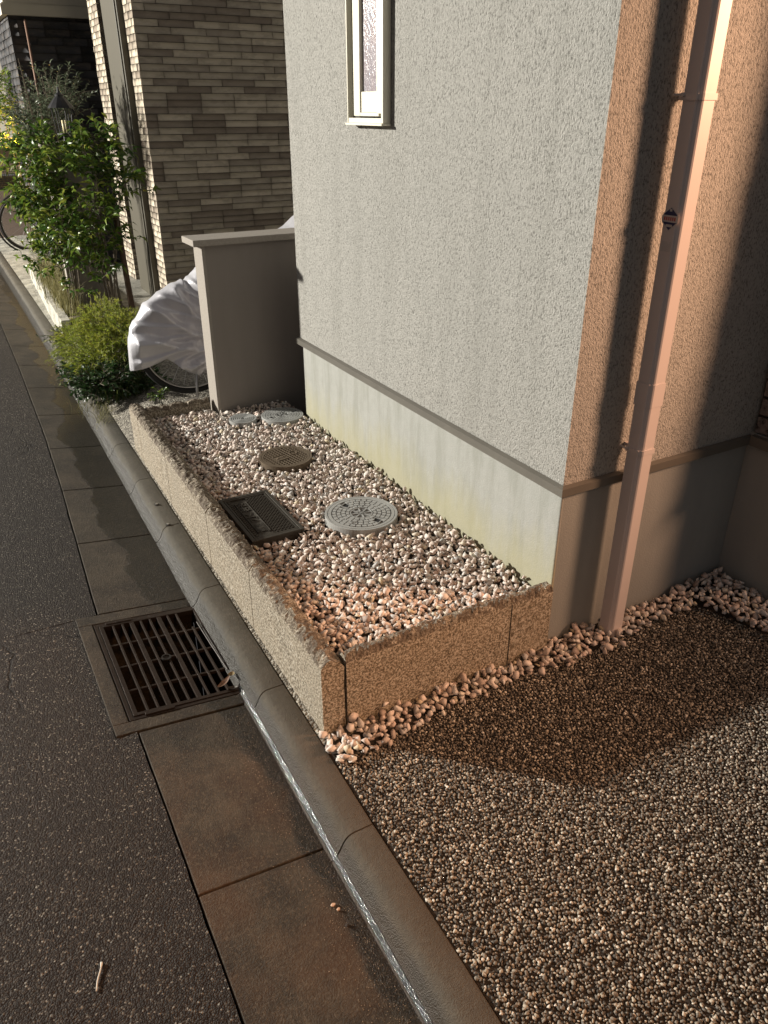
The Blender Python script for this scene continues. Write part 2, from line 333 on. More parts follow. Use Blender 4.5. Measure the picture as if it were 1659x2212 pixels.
pr = [(ae(y) - .003 + (0 if BOX[0] <= y <= BOX[1] else 1.6 * min(0, edge_wob(y)) - .001), y) for y in yy]
vs = [(-6, y, -.10 + .0) for x, y in pr] + [(-2.2, y, -.005) for x, y in pr] + [(x - .25, y, -.024) for x, y in pr] + [(x, y, -.030) for x, y in pr] + [(x + .001, y, -.075) for x, y in pr]; N = len(pr)
fs = [(k * N + i, (k + 1) * N + i, (k + 1) * N + i + 1, k * N + i + 1) for k in range(4) for i in range(N - 1)]
m.add(vs, fs); tag(m.build('road', M['asphalt']), kind='structure')
# gutter slabs
def kx(y): return lin(KB, y)
joints = [-1.17, -.57, .03, .63, 1.235, 1.843, 2.517, 3.09, 3.66, 4.24, 4.82, 5.40, 5.98, 6.56, 7.14, 7.72, 8.3, 8.9, 9.5, 10.1, 10.7, 11.3, 11.9, 12.5]
def gz(x, y):
    a = lin(AE, y); b = kx(y) - .12; q = max(-.25, min(1, (x - a) / (b - a))); return -.031 - .037 * q
m = MB(); g = .0028
for a, b in zip(joints[:-1], joints[1:]):
    if abs(a - 1.843) < .01: continue
    def prof(y):
        x0, x1 = lin(AE, y), kx(y) - .114
        xs = [x0 + (x1 - x0) * k / 4 for k in range(5)]
        return [(x0, -.14), (x0, gz(x0, y) - .003)] + [(x, gz(x, y)) for x in [xs[0] + .004] + xs[1:]] + [(x1, -.14)]
    ribbon(m, list(np.linspace(a + g, b - g, 6)), prof)
# cast surround of the grate (four sides butted)
bx0, bx1 = .143, kx(2.2) - .112; gx0, gx1, gy0, gy1 = .206, .556, 1.912, 2.440
def slab(x0, x1, y0, y1):
    vs = [(x, y, z) for (x, y) in ((x0, y0), (x1, y0), (x1, y1), (x0, y1)) for z in (-1.1, gz(x, y) + .001)]
    m.add(vs, [(1, 3, 5, 7), (0, 1, 3, 2), (2, 3, 5, 4), (4, 5, 7, 6), (6, 7, 1, 0)])
slab(bx0, bx1, BOX[0] + .002, gy0 - .016); slab(bx0, bx1, gy1 + .016, BOX[1] - .002)
slab(bx0, gx0 - .016, gy0 - .016, gy1 + .016); slab(gx1 + .020, bx1, gy0 - .016, gy1 + .016)
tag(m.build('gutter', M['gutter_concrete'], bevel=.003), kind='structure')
m = MB(); m.add([(.0, 1.8, -1.1), (.7, 1.8, -1.1), (.7, 2.6, -1.1), (.0, 2.6, -1.1)], [(0, 1, 2, 3)])
tag(m.build('catch_pit_floor', M['black']), kind='structure')
# kerb blocks
kj = [-1.25, -.62, -.01, .59, 1.191, 1.796, 2.447, 3.002, 3.534, 4.043, 4.543, 5.06, 5.6, 6.15, 6.7, 7.25, 7.8, 8.35, 8.9, 9.5, 10.1, 10.7, 11.3, 12.]
KP = [(0, -.12), (0, -.002), (-.003, 0), (-.054, 0), (-.063, -.0015), (-.071, -.0055), (-.078, -.012), (-.084, -.021), (-.090, -.033), (-.096, -.045), (-.1005, -.0525), (-.105, -.0585), (-.111, -.0635), (-.120, -.068), (-.1205, -.13)]
m = MB()
for a, b in zip(kj[:-1], kj[1:]):
    ribbon(m, list(np.linspace(a + .0022, b - .0022, 5)), lambda y: [(kx(y) + dx + .0008 * math.sin(y * 9), z) for dx, z in KP])
k_ = m.build('kerb', M['kerb'], smooth=True); tag(k_, kind='structure')
bpy.context.view_layer.objects.active = k_; k_.select_set(True); bpy.ops.object.shade_smooth_by_angle(angle=math.radians(50)); k_.select_set(False)
# running water at the foot of the kerb
m = MB(); yy = list(np.arange(-.5, 1.93, .01))
rw = [(.006 + .004 * max(-.8, mnoise.noise((y * 6, 0, 0))) + .003 * mnoise.noise((y * 25, 3, 0)), y) for y in yy]; N = len(yy)
fd = lambda y: .0028 * (1 + mnoise.noise((y * 4, 9, 0))) * min(1, (2.0 - y) / .3)
vs = [(kx(y) - .1052 + fd(y) * .8, y, -.0565 + fd(y) * .8) for w, y in rw] + [(kx(y) - .1078, y, -.0592) for w, y in rw] + [(kx(y) - .1110 - w * .5, y, -.0625 - .0012 * (w > .007)) for w, y in rw]
m.add(vs, [(k * N + i, (k + 1) * N + i, (k + 1) * N + i + 1, k * N + i + 1) for k in range(2) for i in range(N - 1)])
tag(m.build('water', M['wetfilm'], smooth=True), kind='structure')
# drive sheet, yard sheet
m = MB(); ys = list(np.linspace(-3, 1.56, 20)); vs = [(kx(y) + .003, y, -.006) for y in ys] + [(7, y, -.006) for y in ys]; N = len(ys)
m.add(vs, [(i, N + i, N + i + 1, i + 1) for i in range(N - 1)]); tag(m.build('driveway', M['drivebase']), kind='structure')
m = MB(); ys = list(np.linspace(1.5, 5.9, 40)); N = len(ys)
def yz(y): return float(np.interp(y, [1.5, 3.0, 3.8, 4.4, 7], [-.004, -.004, .03, .085, .10]))
vs = [(kx(y) + .003, y, -.003) for y in ys] + [(kx(y) + .07, y, min(.02, yz(y))) for y in ys] + [(kx(y) + .3, y, yz(y)) for y in ys] + [(1.495 if y < 3.5 else 8, y, yz(y)) for y in ys]
m.add(vs, [(k * N + i, (k + 1) * N + i, (k + 1) * N + i + 1, k * N + i + 1) for k in range(3) for i in range(N - 1)])
tag(m.build('yard_ground', M['yard']), kind='structure')
m = MB(); ys = list(np.linspace(5.902, 30, 20)); N = len(ys)
vs = [(kx(y) + .003, y, -.002) for y in ys] + [(kx(y) + .3, y, .03) for y in ys] + [(12, y, .10) for y in ys]
m.add(vs, [(k * N + i, (k + 1) * N + i, (k + 1) * N + i + 1, k * N + i + 1) for k in range(2) for i in range(N - 1)])
tag(m.build('paved_forecourt', M['concrete']), kind='structure')

# ------------------------------------------------------------------ rocks
def hull_rock(npts, flat, seed):
    r = np.random.default_rng(seed); p = r.normal(size=(npts, 3)); p /= np.linalg.norm(p, axis=1)[:, None]
    p *= (1, r.uniform(.62, .95), flat * r.uniform(.8, 1.15)); p *= r.uniform(.82, 1.1, (npts, 1))
    bm = bmesh.new(); vs = [bm.verts.new(x) for x in p]; bmesh.ops.convex_hull(bm, input=vs)
    bmesh.ops.delete(bm, geom=[v for v in bm.verts if not v.link_faces], context='VERTS'); bmesh.ops.triangulate(bm, faces=bm.faces)
    bm.verts.index_update(); v = np.array([x.co[:] for x in bm.verts]); f = np.array([[q.index for q in t_.verts] for t_ in bm.faces]); bm.free(); return v, f
ROCKS = [hull_rock(9 + i % 5, .58, 100 + i) for i in range(18)]
PEBB = [hull_rock(16, .70, 300 + i) for i in range(8)]
def rotm(n, tilt):
    az = rng.uniform(0, 2 * np.pi, n); tx = rng.normal(0, tilt, n); ty = rng.normal(0, tilt, n)
    ca, sa, cx, sx, cy, sy = np.cos(az), np.sin(az), np.cos(tx), np.sin(tx), np.cos(ty), np.sin(ty); z = np.zeros(n); o = np.ones(n)
    Rz = np.stack([ca, -sa, z, sa, ca, z, z, z, o], 1).reshape(n, 3, 3); Rx = np.stack([o, z, z, z, cx, -sx, z, sx, cx], 1).reshape(n, 3, 3)
    Ry = np.stack([cy, z, sy, z, o, z, -sy, z, cy], 1).reshape(n, 3, 3); return Rx @ Ry @ Rz
def scatter(pos, size, protos, tilt, mat, name, smooth=False):
    n = len(pos); R3 = rotm(n, tilt); idx = rng.integers(0, len(protos), n); V = []; Fc = []; A = []; off = 0; rn = rng.uniform(0, 1, n)
    for k, (pv, pf) in enumerate(protos):
        s_ = np.where(idx == k)[0]
        if not len(s_): continue
        w = np.einsum('nij,vj->nvi', R3[s_], pv) * size[s_][:, None, None] + pos[s_][:, None, :]
        V.append(w.reshape(-1, 3)); Fc.append((pf[None] + (np.arange(len(s_)) * len(pv))[:, None, None] + off).reshape(-1, 3))
        A.append(np.repeat(rn[s_], len(pv))); off += len(s_) * len(pv)
    return bulk(name, np.concatenate(V), np.concatenate(Fc), mat, np.concatenate(A), smooth=smooth)
def jgrid(x0, x1, y0, y1, sp, jit=.42):
    xs = np.arange(x0, x1, sp); ys = np.arange(y0, y1, sp * .9); gx, gy = np.meshgrid(xs, ys); gx[1::2] += sp / 2
    p = np.stack([gx.ravel(), gy.ravel()], 1); return p + rng.uniform(-jit, jit, p.shape) * sp
LIDS = [(1.224, 2.352, .142), (1.187, 3.020, .120), (1.190, 3.588, .070), (1.385, 3.530, .108)]
BEDZ = .185
def bed_layer(sp, z, zj, lo, hi):
    p = jgrid(.72, 1.50, 1.585, 3.84, sp); ok = (p[:, 0] > .755 + .0 * p[:, 1]) & (p[:, 0] < 1.492)
    ok &= ~((p[:, 1] > 3.77) & (p[:, 0] > 1.11))
    for (cx, cy, r) in LIDS: ok &= np.hypot(p[:, 0] - cx, p[:, 1] - cy) > r + .004 + rng.uniform(-.006, .01, len(p))
    ok &= ~((p[:, 0] > .765) & (p[:, 0] < .992) & (p[:, 1] > 2.345) & (p[:, 1] < 2.742))
    p = p[ok]; n = len(p); zz = z + rng.uniform(-zj, zj, n) + .006 * np.sin(p[:, 0] * 9) * np.cos(p[:, 1] * 7)
    return np.column_stack([p, zz]), rng.uniform(lo, hi, n)
ps = [bed_layer(.021, BEDZ - .015, .004, .013, .016), bed_layer(.0235, BEDZ - .002, .007, .0095, .0185), bed_layer(.07, BEDZ + .009, .004, .012, .019)]
pos = np.concatenate([p for p, s_ in ps]); siz = np.concatenate([s_ for p, s_ in ps])
tag(scatter(pos, siz, ROCKS, .55, M['bed_gravel'], 'gravel_bed'), 'pale pink and cream crushed stone filling the granite edged bed', 'gravel', kind='stuff')
m = MB(); m.add([(.71, 1.56, .150), (1.499, 1.56, .150), (1.499, 3.86, .150), (.74, 3.86, .150)], [(0, 1, 2, 3)]); tag(m.build('bed_soil', M['soil']), kind='structure')
# loose gravel strip round the foot of the walls
def strip_ok(p):
    x, y = p[:, 0], p[:, 1]; edge = np.interp(x, [.63, .66, .9, 1.28, 1.68, 1.85, 2.0, 2.12, 2.16, 2.20, 2.4], [1.44, 1.405, 1.42, 1.455, 1.42, 1.45, 1.455, 1.44, 1.33, 1.16, .9])
    front = np.where(x < 1.46, 1.528, 1.553); return (y > edge + rng.normal(0, .010, len(p))) & (y < front) & (x > .648) & (x < 2.345)
P = []; Z_ = []
for sp, z, lo, hi in ((.025, .006, .012, .017), (.028, .016, .011, .021), (.09, .032, .014, .021)):
    p = jgrid(.62, 2.36, .80, 1.56, sp); p = p[strip_ok(p)]; pil = .03 * np.exp(-((p[:, 0] - 2.25) ** 2 + (p[:, 1] - 1.45) ** 2) / .03)
    P.append(np.column_stack([p, z + rng.uniform(-.004, .004, len(p)) + pil])); Z_.append(rng.uniform(lo, hi, len(p)))
tag(scatter(np.concatenate(P), np.concatenate(Z_), ROCKS, .6, M['bed_gravel'], 'gravel_strip'), 'loose pink crushed stone along the foot of the granite edging and house wall', 'gravel', kind='stuff')
# driveway pebbles
p = jgrid(.62, 2.75, -.15, 1.53, .0076, .5); e = np.interp(p[:, 0], [.63, .66, .9, 1.28, 1.68, 1.85, 2.0, 2.12, 2.16, 2.20, 2.4], [1.43, 1.41, 1.43, 1.46, 1.43, 1.46, 1.47, 1.46, 1.35, 1.18, .9])
kxs = np.interp(p[:, 1], [k[0] for k in KB], [k[1] for k in KB]); p = p[(p[:, 1] < e + .012) & (p[:, 0] > kxs + .006)]
n = len(p); pos = np.column_stack([p, rng.uniform(-.0035, .0005, n)]); tag(scatter(pos, rng.uniform(.0030, .0044, n) + .0032 * rng.uniform(0, 1, n) ** 3, PEBB, .5, M['drive_pebble'], 'driveway_pebbles', True), 'fine brown and grey washed pebbles surfacing the driveway', 'pebbles', kind='stuff')

# ------------------------------------------------------------------ granite edging of the bed
ge = empty('granite_edging', (.70, 1.53, 0)); tag(ge, 'rough topped granite block edging holding the pale gravel bed', 'edging')
def gx(y): return .666 + .0135 * (y - 1.53)     # outer face
def block(x0, x1, y0, y1, z0, z1, face, seed):
    """sawn outer face, split top; face 'x' = outer side -x, 'y' = outer side -y"""
    r = random.Random(seed); nl = max(4, int(((y1 - y0) if face == 'x' else (x1 - x0)) / .009)); nt = 6; L0 = (y0, y1) if face == 'x' else (x0, x1)
    T0 = (x0, x1) if face == 'x' else (y0, y1); vs = []; fs = []; mi = []
    def pt(l, q, z): return (q + (gx(l) - gx(1.53) if face == 'x' else 0), l, z) if face == 'x' else (l, q, z)
    prof = [[], []]
    for i in range(nl + 1):
        l = L0[0] + (L0[1] - L0[0]) * i / nl; row = [pt(l, T0[0], z0)]
        ez = .004 * mnoise.noise((l * 30, seed, 2)) + r.uniform(-.0015, .0015)
        row.append(pt(l, T0[0], z1 - .016 + ez * .8)); w = T0[1] - T0[0]
        for k, (q, dz) in enumerate(((.10, -.004), (.25, .002), (.42, .003), (.6, .0), (.8, -.008), (1., -.022))):
            row.append(pt(l, T0[0] + w * q + r.uniform(-.002, .002), z1 + dz * 1.2 + ez * .6 + (.004 + .010 * q) * mnoise.noise((l * 22, q * 4 + seed, 0)) + .008 * mnoise.noise((l * 60, q * 9, seed)) + r.uniform(-.0012, .0012)))
        row.append(pt(l, T0[1] + r.uniform(-.003, .003), z1 - .09)); row.append(pt(l, T0[1], z0)); vs += row
    n = len(row)
    for i in range(nl):
        for k in range(n - 1): fs.append((i * n + k, i * n + k + 1, (i + 1) * n + k + 1, (i + 1) * n + k)); mi.append(0 if k in (0, n - 2) else 1)
    fs.append(tuple(range(n))); mi.append(0); fs.append(tuple(nl * n + k for k in range(n))); mi.append(0)
    mb = MB(); mb.v = vs; mb.f = fs; mb.m = mi; o = mb.build('stone_block', [M['granite_sawn'], M['granite_split']]); o.parent = ge; o.matrix_parent_inverse = Matrix.Translation((-.70, -1.53, 0)); return o
cuts = [1.532, 2.118, 2.60, 3.20, 3.74, 3.93]
for i, (a, b) in enumerate(zip(cuts[:-1], cuts[1:])): block(.666, .738, a + .003, b - .003, -.05, .250 - .004 * (i % 2), 'x', i + 1)
block(.7425, 1.321, 1.532, 1.590, -.05, .248, 'y', 21); block(1.3245, 1.487, 1.530, 1.588, -.05, .244, 'y', 22)
block(.772, 1.105, 3.855, 3.915, .05, .228, 'y', 23)
bpy.context.view_layer.update()

# ------------------------------------------------------------------ main house
H = empty('stucco_house', (1.5, 1.556, 0)); tag(H, 'white rough stucco house with grey foundation filling the right of the picture', 'house')
def hp(mb, name, mats, parent=None, **k):
    o = mb.build(name, mats, **k); o.parent = parent or H
    o.matrix_parent_inverse = (Matrix.Translation((-1.5, -1.556, 0)) if (parent or H) is H else Matrix.Identity(4)); return o
m = MB(); m.box(1.5, 6.5, 1.556, 3.515, .587, 4.6); hp(m, 'wall', M['stucco'])
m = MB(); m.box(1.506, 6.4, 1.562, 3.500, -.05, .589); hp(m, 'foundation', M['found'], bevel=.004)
m = MB()
zb0, zb1 = .560, .586
m.add([(1.484, 1.540, zb0), (1.484, 3.532, zb0), (1.484, 3.532, zb1), (1.484, 1.540, zb1), (1.498, 1.554, zb1 + .006), (1.498, 3.532, zb1 + .006), (1.506, 1.562, zb0), (1.506, 3.532, zb0),
       (2.349, 1.540, zb0), (2.349, 1.540, zb1), (2.349, 1.554, zb1 + .006), (2.349, 1.562, zb0)],
      [(0, 3, 2, 1), (3, 4, 5, 2), (0, 1, 7, 6), (1, 2, 5, 7), (0, 8, 9, 3), (3, 9, 10, 4), (0, 6, 11, 8)])
hp(m, 'drip_band', M['band'])
# projecting wing clad in split blocks
m = MB(); m.box(2.372, 6.5, 1.30, 1.555, .60, 4.6, 0)
hp(m, 'wing_wall', M['grout'])
m = MB(); m.box(2.356, 6.4, 1.315, 1.561, -.05, .598); hp(m, 'wing_foundation', M['found'])
m = MB(); m.box(2.332, 6.5, 1.285, 1.539, .560, .596); hp(m, 'wing_drip_band', M['band'])
V = []; FF = []; A = []
def tiles(x, y0, y1, z0, z1, h, w, gap, th, axis, V, FF, A, rough=0, thirds=True, other=0, sign=-1):
    z = z0; r = 0
    while z < z1:
        off = rng.choice([0, .33, .66]) * w if thirds else (r % 2) * w / 2
        a = y0 - off
        while a < y1:
            s0, s1 = max(a, y0), min(a + w, y1) - gap
            if s1 - s0 > .01:
                ra = rng.uniform(); t1 = th * (1 + rng.uniform(-.25, .25)); b = len(V); nn = 4 if rough else 1; mm = max(2, int((s1 - s0) / .02)) if rough else 1
                pts = []
                for i in range(mm + 1):
                    for k in range(nn + 1):
                        edge = i in (0, mm) or k in (0, nn); d = t1 + (rng.uniform(-rough, rough) if rough else 0) - (rough * .8 if edge and rough else 0)
                        l = s0 + (s1 - s0) * i / mm; zz = z + (h - gap) * k / nn
                        pts.append((x + sign * d, l, zz) if axis == 'x' else (l, x + sign * d, zz))
                front = list(pts); V.extend(front); A.extend([ra] * len(front)); q = nn + 1
                for i in range(mm):
                    for k in range(nn): FF.append((b + i * q + k, b + (i + 1) * q + k, b + (i + 1) * q + k + 1, b + i * q + k + 1))
                b2 = len(V); border = [(s0, z), (s1, z), (s1, z + h - gap), (s0, z + h - gap)]
                cor = [b, b + mm * q, b + mm * q + nn, b + nn]
                for (l, zz) in border: V.append((x, l, zz) if axis == 'x' else (l, x, zz)); A.append(ra)
                for k in range(4): FF.append((cor[k], cor[(k + 1) % 4], b2 + (k + 1) % 4, b2 + k))
            a += w
        z += h; r += 1
tiles(2.372, 1.29, 1.553, .603, 2.8, .0655, .31, .009, .018, 'x', V, FF, A, rough=.003, thirds=True)
tiles(1.30, 2.352, 3.2, .603, 2.8, .0655, .31, .009, .018, 'y', V, FF, A, rough=.003, thirds=True)
o = bulk('split_block_cladding', np.array(V), np.array(FF), M['split_block'], np.array(A), k=4); o.parent = H; o.matrix_parent_inverse = Matrix.Translation((-1.5, -1.556, 0))
# slim window
def wp(name, mb, mats, parent, **k): return hp(mb, name, mats, parent, **k)
m = MB(); T = 2.35; wb = 1.556; fx = 1.468
m.box(fx, 1.4995, 2.612, 2.626, wb, T); m.box(fx, 1.4995, 2.877, 2.883, wb, T); m.box(fx + .002, 1.4995, 2.626, 2.877, wb, wb + .016); m.box(fx - .008, 1.4995, 2.608, 2.886, wb - .008, wb - .0002); m.box(fx, 1.4995, 2.626, 2.877, T - .02, T)
win = hp(m, 'window', M['cream'], bevel=.001)
def wpart(mb, name, mat, **k):
    o = mb.build(name, mat, **k); o.parent = win; return o
m = MB(); m.box(1.490, 1.4992, 2.6262, 2.8768, wb + .0162, T - .0202); wpart(m, 'gap_backing', M['black'])
m = MB(); m.box(fx + .003, 1.488, 2.788, 2.836, wb + .022, T - .022); m.box(fx + .003, 1.488, 2.6265, 2.664, wb + .030, T - .022)
m.box(fx + .008, 1.487, 2.6642, 2.7878, wb + .034, wb + .100); m.box(fx + .004, 1.488, 2.650, 2.800, wb + .0215, wb + .0338); wpart(m, 'sash', M['cream'], bevel=.0015)
m = MB(); m.box(1.484, 1.4875, 2.6642, 2.7878, wb + .1002, T - .03); wpart(m, 'glass_pane', M['glass'])
# downpipe
px0, px1, py0, py1 = 1.712, 1.766, 1.470, 1.522
dp = empty('downpipe', (1.736, 1.50, 0)); dp.parent = H; dp.matrix_parent_inverse = Matrix.Translation((-1.5, -1.556, 0))
def dpart(mb, name, mat, **k):
    o = mb.build(name, mat, **k); o.parent = dp; o.matrix_parent_inverse = Matrix.Translation((-1.736, -1.50, 0)); return o
def pipe_prof(e=0, ch=.013):   # square pipe with recessed corner bead
    x0, x1, y0, y1 = px0 - e, px1 + e, py0 - e, py1 + e
    return [(x0, y1), (x0, y0 + ch), (x0 + .003, y0 + ch - .003), (x0 + .0055, y0 + ch - .003), (x0 + ch * .8, y0 + .0045), (x0 + ch * .8, y0 + .002), (x0 + ch + .002, y0), (x1, y0), (x1, y1)]
def prism(mb, pr, z0, z1):
    n = len(pr); mb.add([(x, y, z) for z in (z0, z1) for x, y in pr], [(k, (k + 1) % n, n + (k + 1) % n, n + k) for k in range(n)] + [tuple(range(n))[::-1], tuple(range(n, 2 * n))])
m = MB(); prism(m, pipe_prof(), -.02, 2.9); dpart(m, 'pipe', M['pipe'])
m = MB(); prism(m, pipe_prof(.0025), .826, .896); dpart(m, 'joint_sleeve', M['pipe'])
def bracket(z):
    mb = MB(); prism(mb, pipe_prof(.0035), z, z + .015); mb.box(px0 + .02, px1 - .02, py1 + .004, 1.5555, z + .002, z + .013); mb.tube([(px0 - .012, py1 - .004, z + .012), (px0 - .003, py1 - .004, z + .012)], .005); mb.tube([(px0 - .010, py1 - .004, z + .012), (px0 - .010, py1 + .022, z + .012)], .003); dpart(mb, 'bracket', M['pipe'])
bracket(.675); bracket(1.62)
zs = 1.345; c0 = py0 + .031
st = empty('sticker', (px0, c0, zs)); st.parent = dp; st.matrix_parent_inverse = Matrix.Translation((-1.736, -1.50, 0))
M['stk_blue'] = simple('sticker_blue', (.03, .035, .11), .4); M['stk_white'] = simple('sticker_white', (.55, .50, .48), .4); M['stk_red'] = simple('sticker_red', (.45, .06, .05), .4)
def poly(pts, x, mat, name):
    mb = MB(); mb.add([(x, a, b) for a, b in pts], [tuple(range(len(pts)))]); o = mb.build(name, mat); o.parent = st; o.matrix_parent_inverse = Matrix.Translation((-px0, -c0, -zs)); return o
def hexa(s): return [(c0 + a * s, zs + b * s) for a, b in ((0, .030), (-.024, .012), (-.026, -.010), (0, -.032), (.026, -.010), (.024, .012))]
poly(hexa(1.0), px0 - .0008, M['stk_white'], 'border'); poly(hexa(.9), px0 - .0012, M['stk_blue'], 'shield')
poly([(c0 - .027, zs - .009), (c0 + .027, zs - .009), (c0 + .027, zs + .008), (c0 - .027, zs + .008)], px0 - .0016, M['stk_white'], 'stripe')
mb = MB()
for k in range(6):
    a = c0 - .019 + k * .0068; mb.add([(px0 - .002, a, zs - .005), (px0 - .002, a + .0042, zs - .005), (px0 - .002, a + .0042, zs + .004), (px0 - .002, a, zs + .004)], [(0, 1, 2, 3)])
o = mb.build('red_lettering', M['stk_red']); o.parent = st; o.matrix_parent_inverse = Matrix.Translation((-px0, -c0, -zs))
for nm, rects in (('lower_lettering', ((-.011, .011, -.021, -.0145),)), ('crest', ((-.004, .004, .0175, .024),))):
    mb = MB()
    for (a0, a1, z0, z1) in rects: mb.add([(px0 - .002, c0 + a0, zs + z0), (px0 - .002, c0 + a1, zs + z0), (px0 - .002, c0 + a1, zs + z1), (px0 - .002, c0 + a0, zs + z1)], [(0, 1, 2, 3)])
    o = mb.build(nm, M['stk_white']); o.parent = st; o.matrix_parent_inverse = Matrix.Translation((-px0, -c0, -zs))
mb = MB(); mb.add([(px0 - .001, py0 + .016, 1.288), (px0 - .001, py1 - .004, 1.288), (px0 - .001, py1 - .004, 1.262), (px0 - .001, py0 + .016, 1.262)], [(0, 1, 2, 3)]); dpart(mb, 'blank_label', M['stk_white'])

# ------------------------------------------------------------------ low plastered wall with coping
lw = empty('garden_wall', (1.13, 3.81, .1)); tag(lw, 'grey brown plastered wall with thin stone coping between the gravel bed and covered bicycle', 'wall')
def pw(mb, name, mat, par, org, **k):
    o = mb.build(name, mat, **k); o.parent = par; o.matrix_parent_inverse = Matrix.Translation([-c for c in org]); return o
O1 = (1.13, 3.81, .1)
m = MB(); m.box(1.142, 3.4, 3.785, 3.915, .02, 1.018); pw(m, 'wall_body', M['plaster'], lw, O1)
m = MB(); m.box(1.126, 1.1418, 3.783, 3.917, .02, 1.018); pw(m, 'end_face', M['plaster_end'], lw, O1)
m = MB(); m.box(1.080, 3.4, 3.755, 3.945, 1.020, 1.050); pw(m, 'coping', M['plaster_end'], lw, O1, bevel=.003)

# ------------------------------------------------------------------ manhole lids
def text_mesh(s, size, name):
    cu = bpy.data.curves.new(name, 'FONT'); cu.body = s; cu.size = size; cu.align_x = 'CENTER'; cu.align_y = 'CENTER'; cu.extrude = .0012; cu.resolution_u = 2
    o = bpy.data.objects.new(name, cu); link(o); dg = bpy.context.evaluated_depsgraph_get(); me = bpy.data.meshes.new_from_object(o.evaluated_get(dg)); bpy.data.objects.remove(o)
    return me
def grey_lid(name, x, y, r, label, rz, text=True, z=.192):
    e = empty(name, (x, y, z), rz); tag(e, label, 'manhole lid', 'manhole lids set in the gravel bed')
    s = r / .142
    m = MB(); m.ring((0, 0, 0), .132 * s, .142 * s, -.035, .004, 72); m.ring((0, 0, 0), .10 * s, .1315 * s, -.035, -.030, 48); o = m.build('rim', M['greylid'], e, bevel=.001)
    m = MB(); m.ring((0, 0, 0), 0.001, .1305 * s, -.012, .0, 72, 1); m.ring((0, 0, 0), .118 * s, .1300 * s, .0006, .0040, 72)
    m.ring((0, 0, 0), .0405 * s, .044 * s, .0006, .0036, 40)
    hx = [(-.083 * s, .025 * s), (.083 * s, -.025 * s)]
    for (r0, r1, n) in ((.048, .060, 16), (.064, .078, 20), (.082, .096, 26), (.100, .1135, 30)):
        for k in range(n):
            a = 2 * math.pi * (k + .5 * (int(r0 * 1000) % 2)) / n; mid = a + math.pi / n; cx, cy = (r0 + r1) / 2 * s * math.cos(mid), (r0 + r1) / 2 * s * math.sin(mid)
            if any(abs(cx - h[0]) < .019 * s and abs(cy - h[1]) < .019 * s for h in hx): continue
            m.ring((0, 0, 0), r0 * s, r1 * s, .0006, .0046, 3, 0, a + .0022 / (r0 * 1), a + 2 * math.pi / n - .0022 / (r0 * 1))
    for k in range(8):
        a = math.pi * k / 4; d = Vector((math.cos(a), math.sin(a), 0)); q = Vector((-d.y, d.x, 0)) * .0022 * s
        vs = [d * .014 * s - q, d * .039 * s - q, d * .039 * s + q, d * .014 * s + q]; m.add([(v.x, v.y, .0006) for v in vs] + [(v.x, v.y, .0036) for v in vs], [(4, 5, 6, 7), (0, 1, 5, 4), (1, 2, 6, 5), (2, 3, 7, 6), (3, 0, 4, 7)])
    m.build('cover', [M['greylid'], M['lidgroove']], e)
    for hxx, hy in hx:
        m = MB(); w = .017 * s; m.ring((0, 0, 0), .001, .002, .001, .002, 4)
        m = MB(); a = rz * 0
        for (x0, x1, y0, y1) in ((-w, -w + .003, -w, w), (w - .003, w, -w, w), (-w + .003, w - .003, -w, -w + .003), (-w + .003, w - .003, w - .003, w)): m.box(hxx + x0, hxx + x1, hy + y0, hy + y1, .0006, .0044)
        hs = m.build('grip_slot', M['greylid'], e); m = MB(); m.add([(hxx - w + .003, hy - w + .003, .0012), (hxx + w - .003, hy - w + .003, .0012), (hxx + w - .003, hy + w - .003, .0012), (hxx - w + .003, hy + w - .003, .0012)], [(0, 1, 2, 3)]); m.build('slot_hole', M['black'], hs)
    if text:
        for (s_, sz, xx_, yy_, zz) in (('雨水', .019, .014, -.078, .0050), ('300', .011, 0, 0, .0040)):
            me = text_mesh(s_, sz, 'lettering'); me.materials.append(M['greylid']); o = link(bpy.data.objects.new('lettering', me)); o.parent = e; o.location = (xx_, yy_, zz); o.rotation_euler = (0, 0, 1.30)
    return e
grey_lid('manhole_lid', 1.224, 2.352, .142, 'large grey plastic lid with radial brick pattern nearest the driveway', -1.0, z=.202)
grey_lid('manhole_lid', 1.385, 3.530, .108, 'grey plastic lid half under the house wall at the far end of the bed', .5, False, z=.196)
e = empty('manhole_lid', (1.190, 3.588, .192)); tag(e, 'smallest grey lid with concentric rings beside the plastered wall', 'manhole lid', 'manhole lids set in the gravel bed')
m = MB(); m.ring((0, 0, 0), .060, .070, -.02, .004, 48); m.build('rim', M['greylid'], e)
m = MB(); m.disc((0, 0, 0), .0595, -.01, .0, 48, 1)
for r in (.010, .020, .030, .040, .050): m.ring((0, 0, 0), r, r + .005, .0004, .0046, 40)
m.build('cover', [M['greylid'], M['lidgroove']], e)
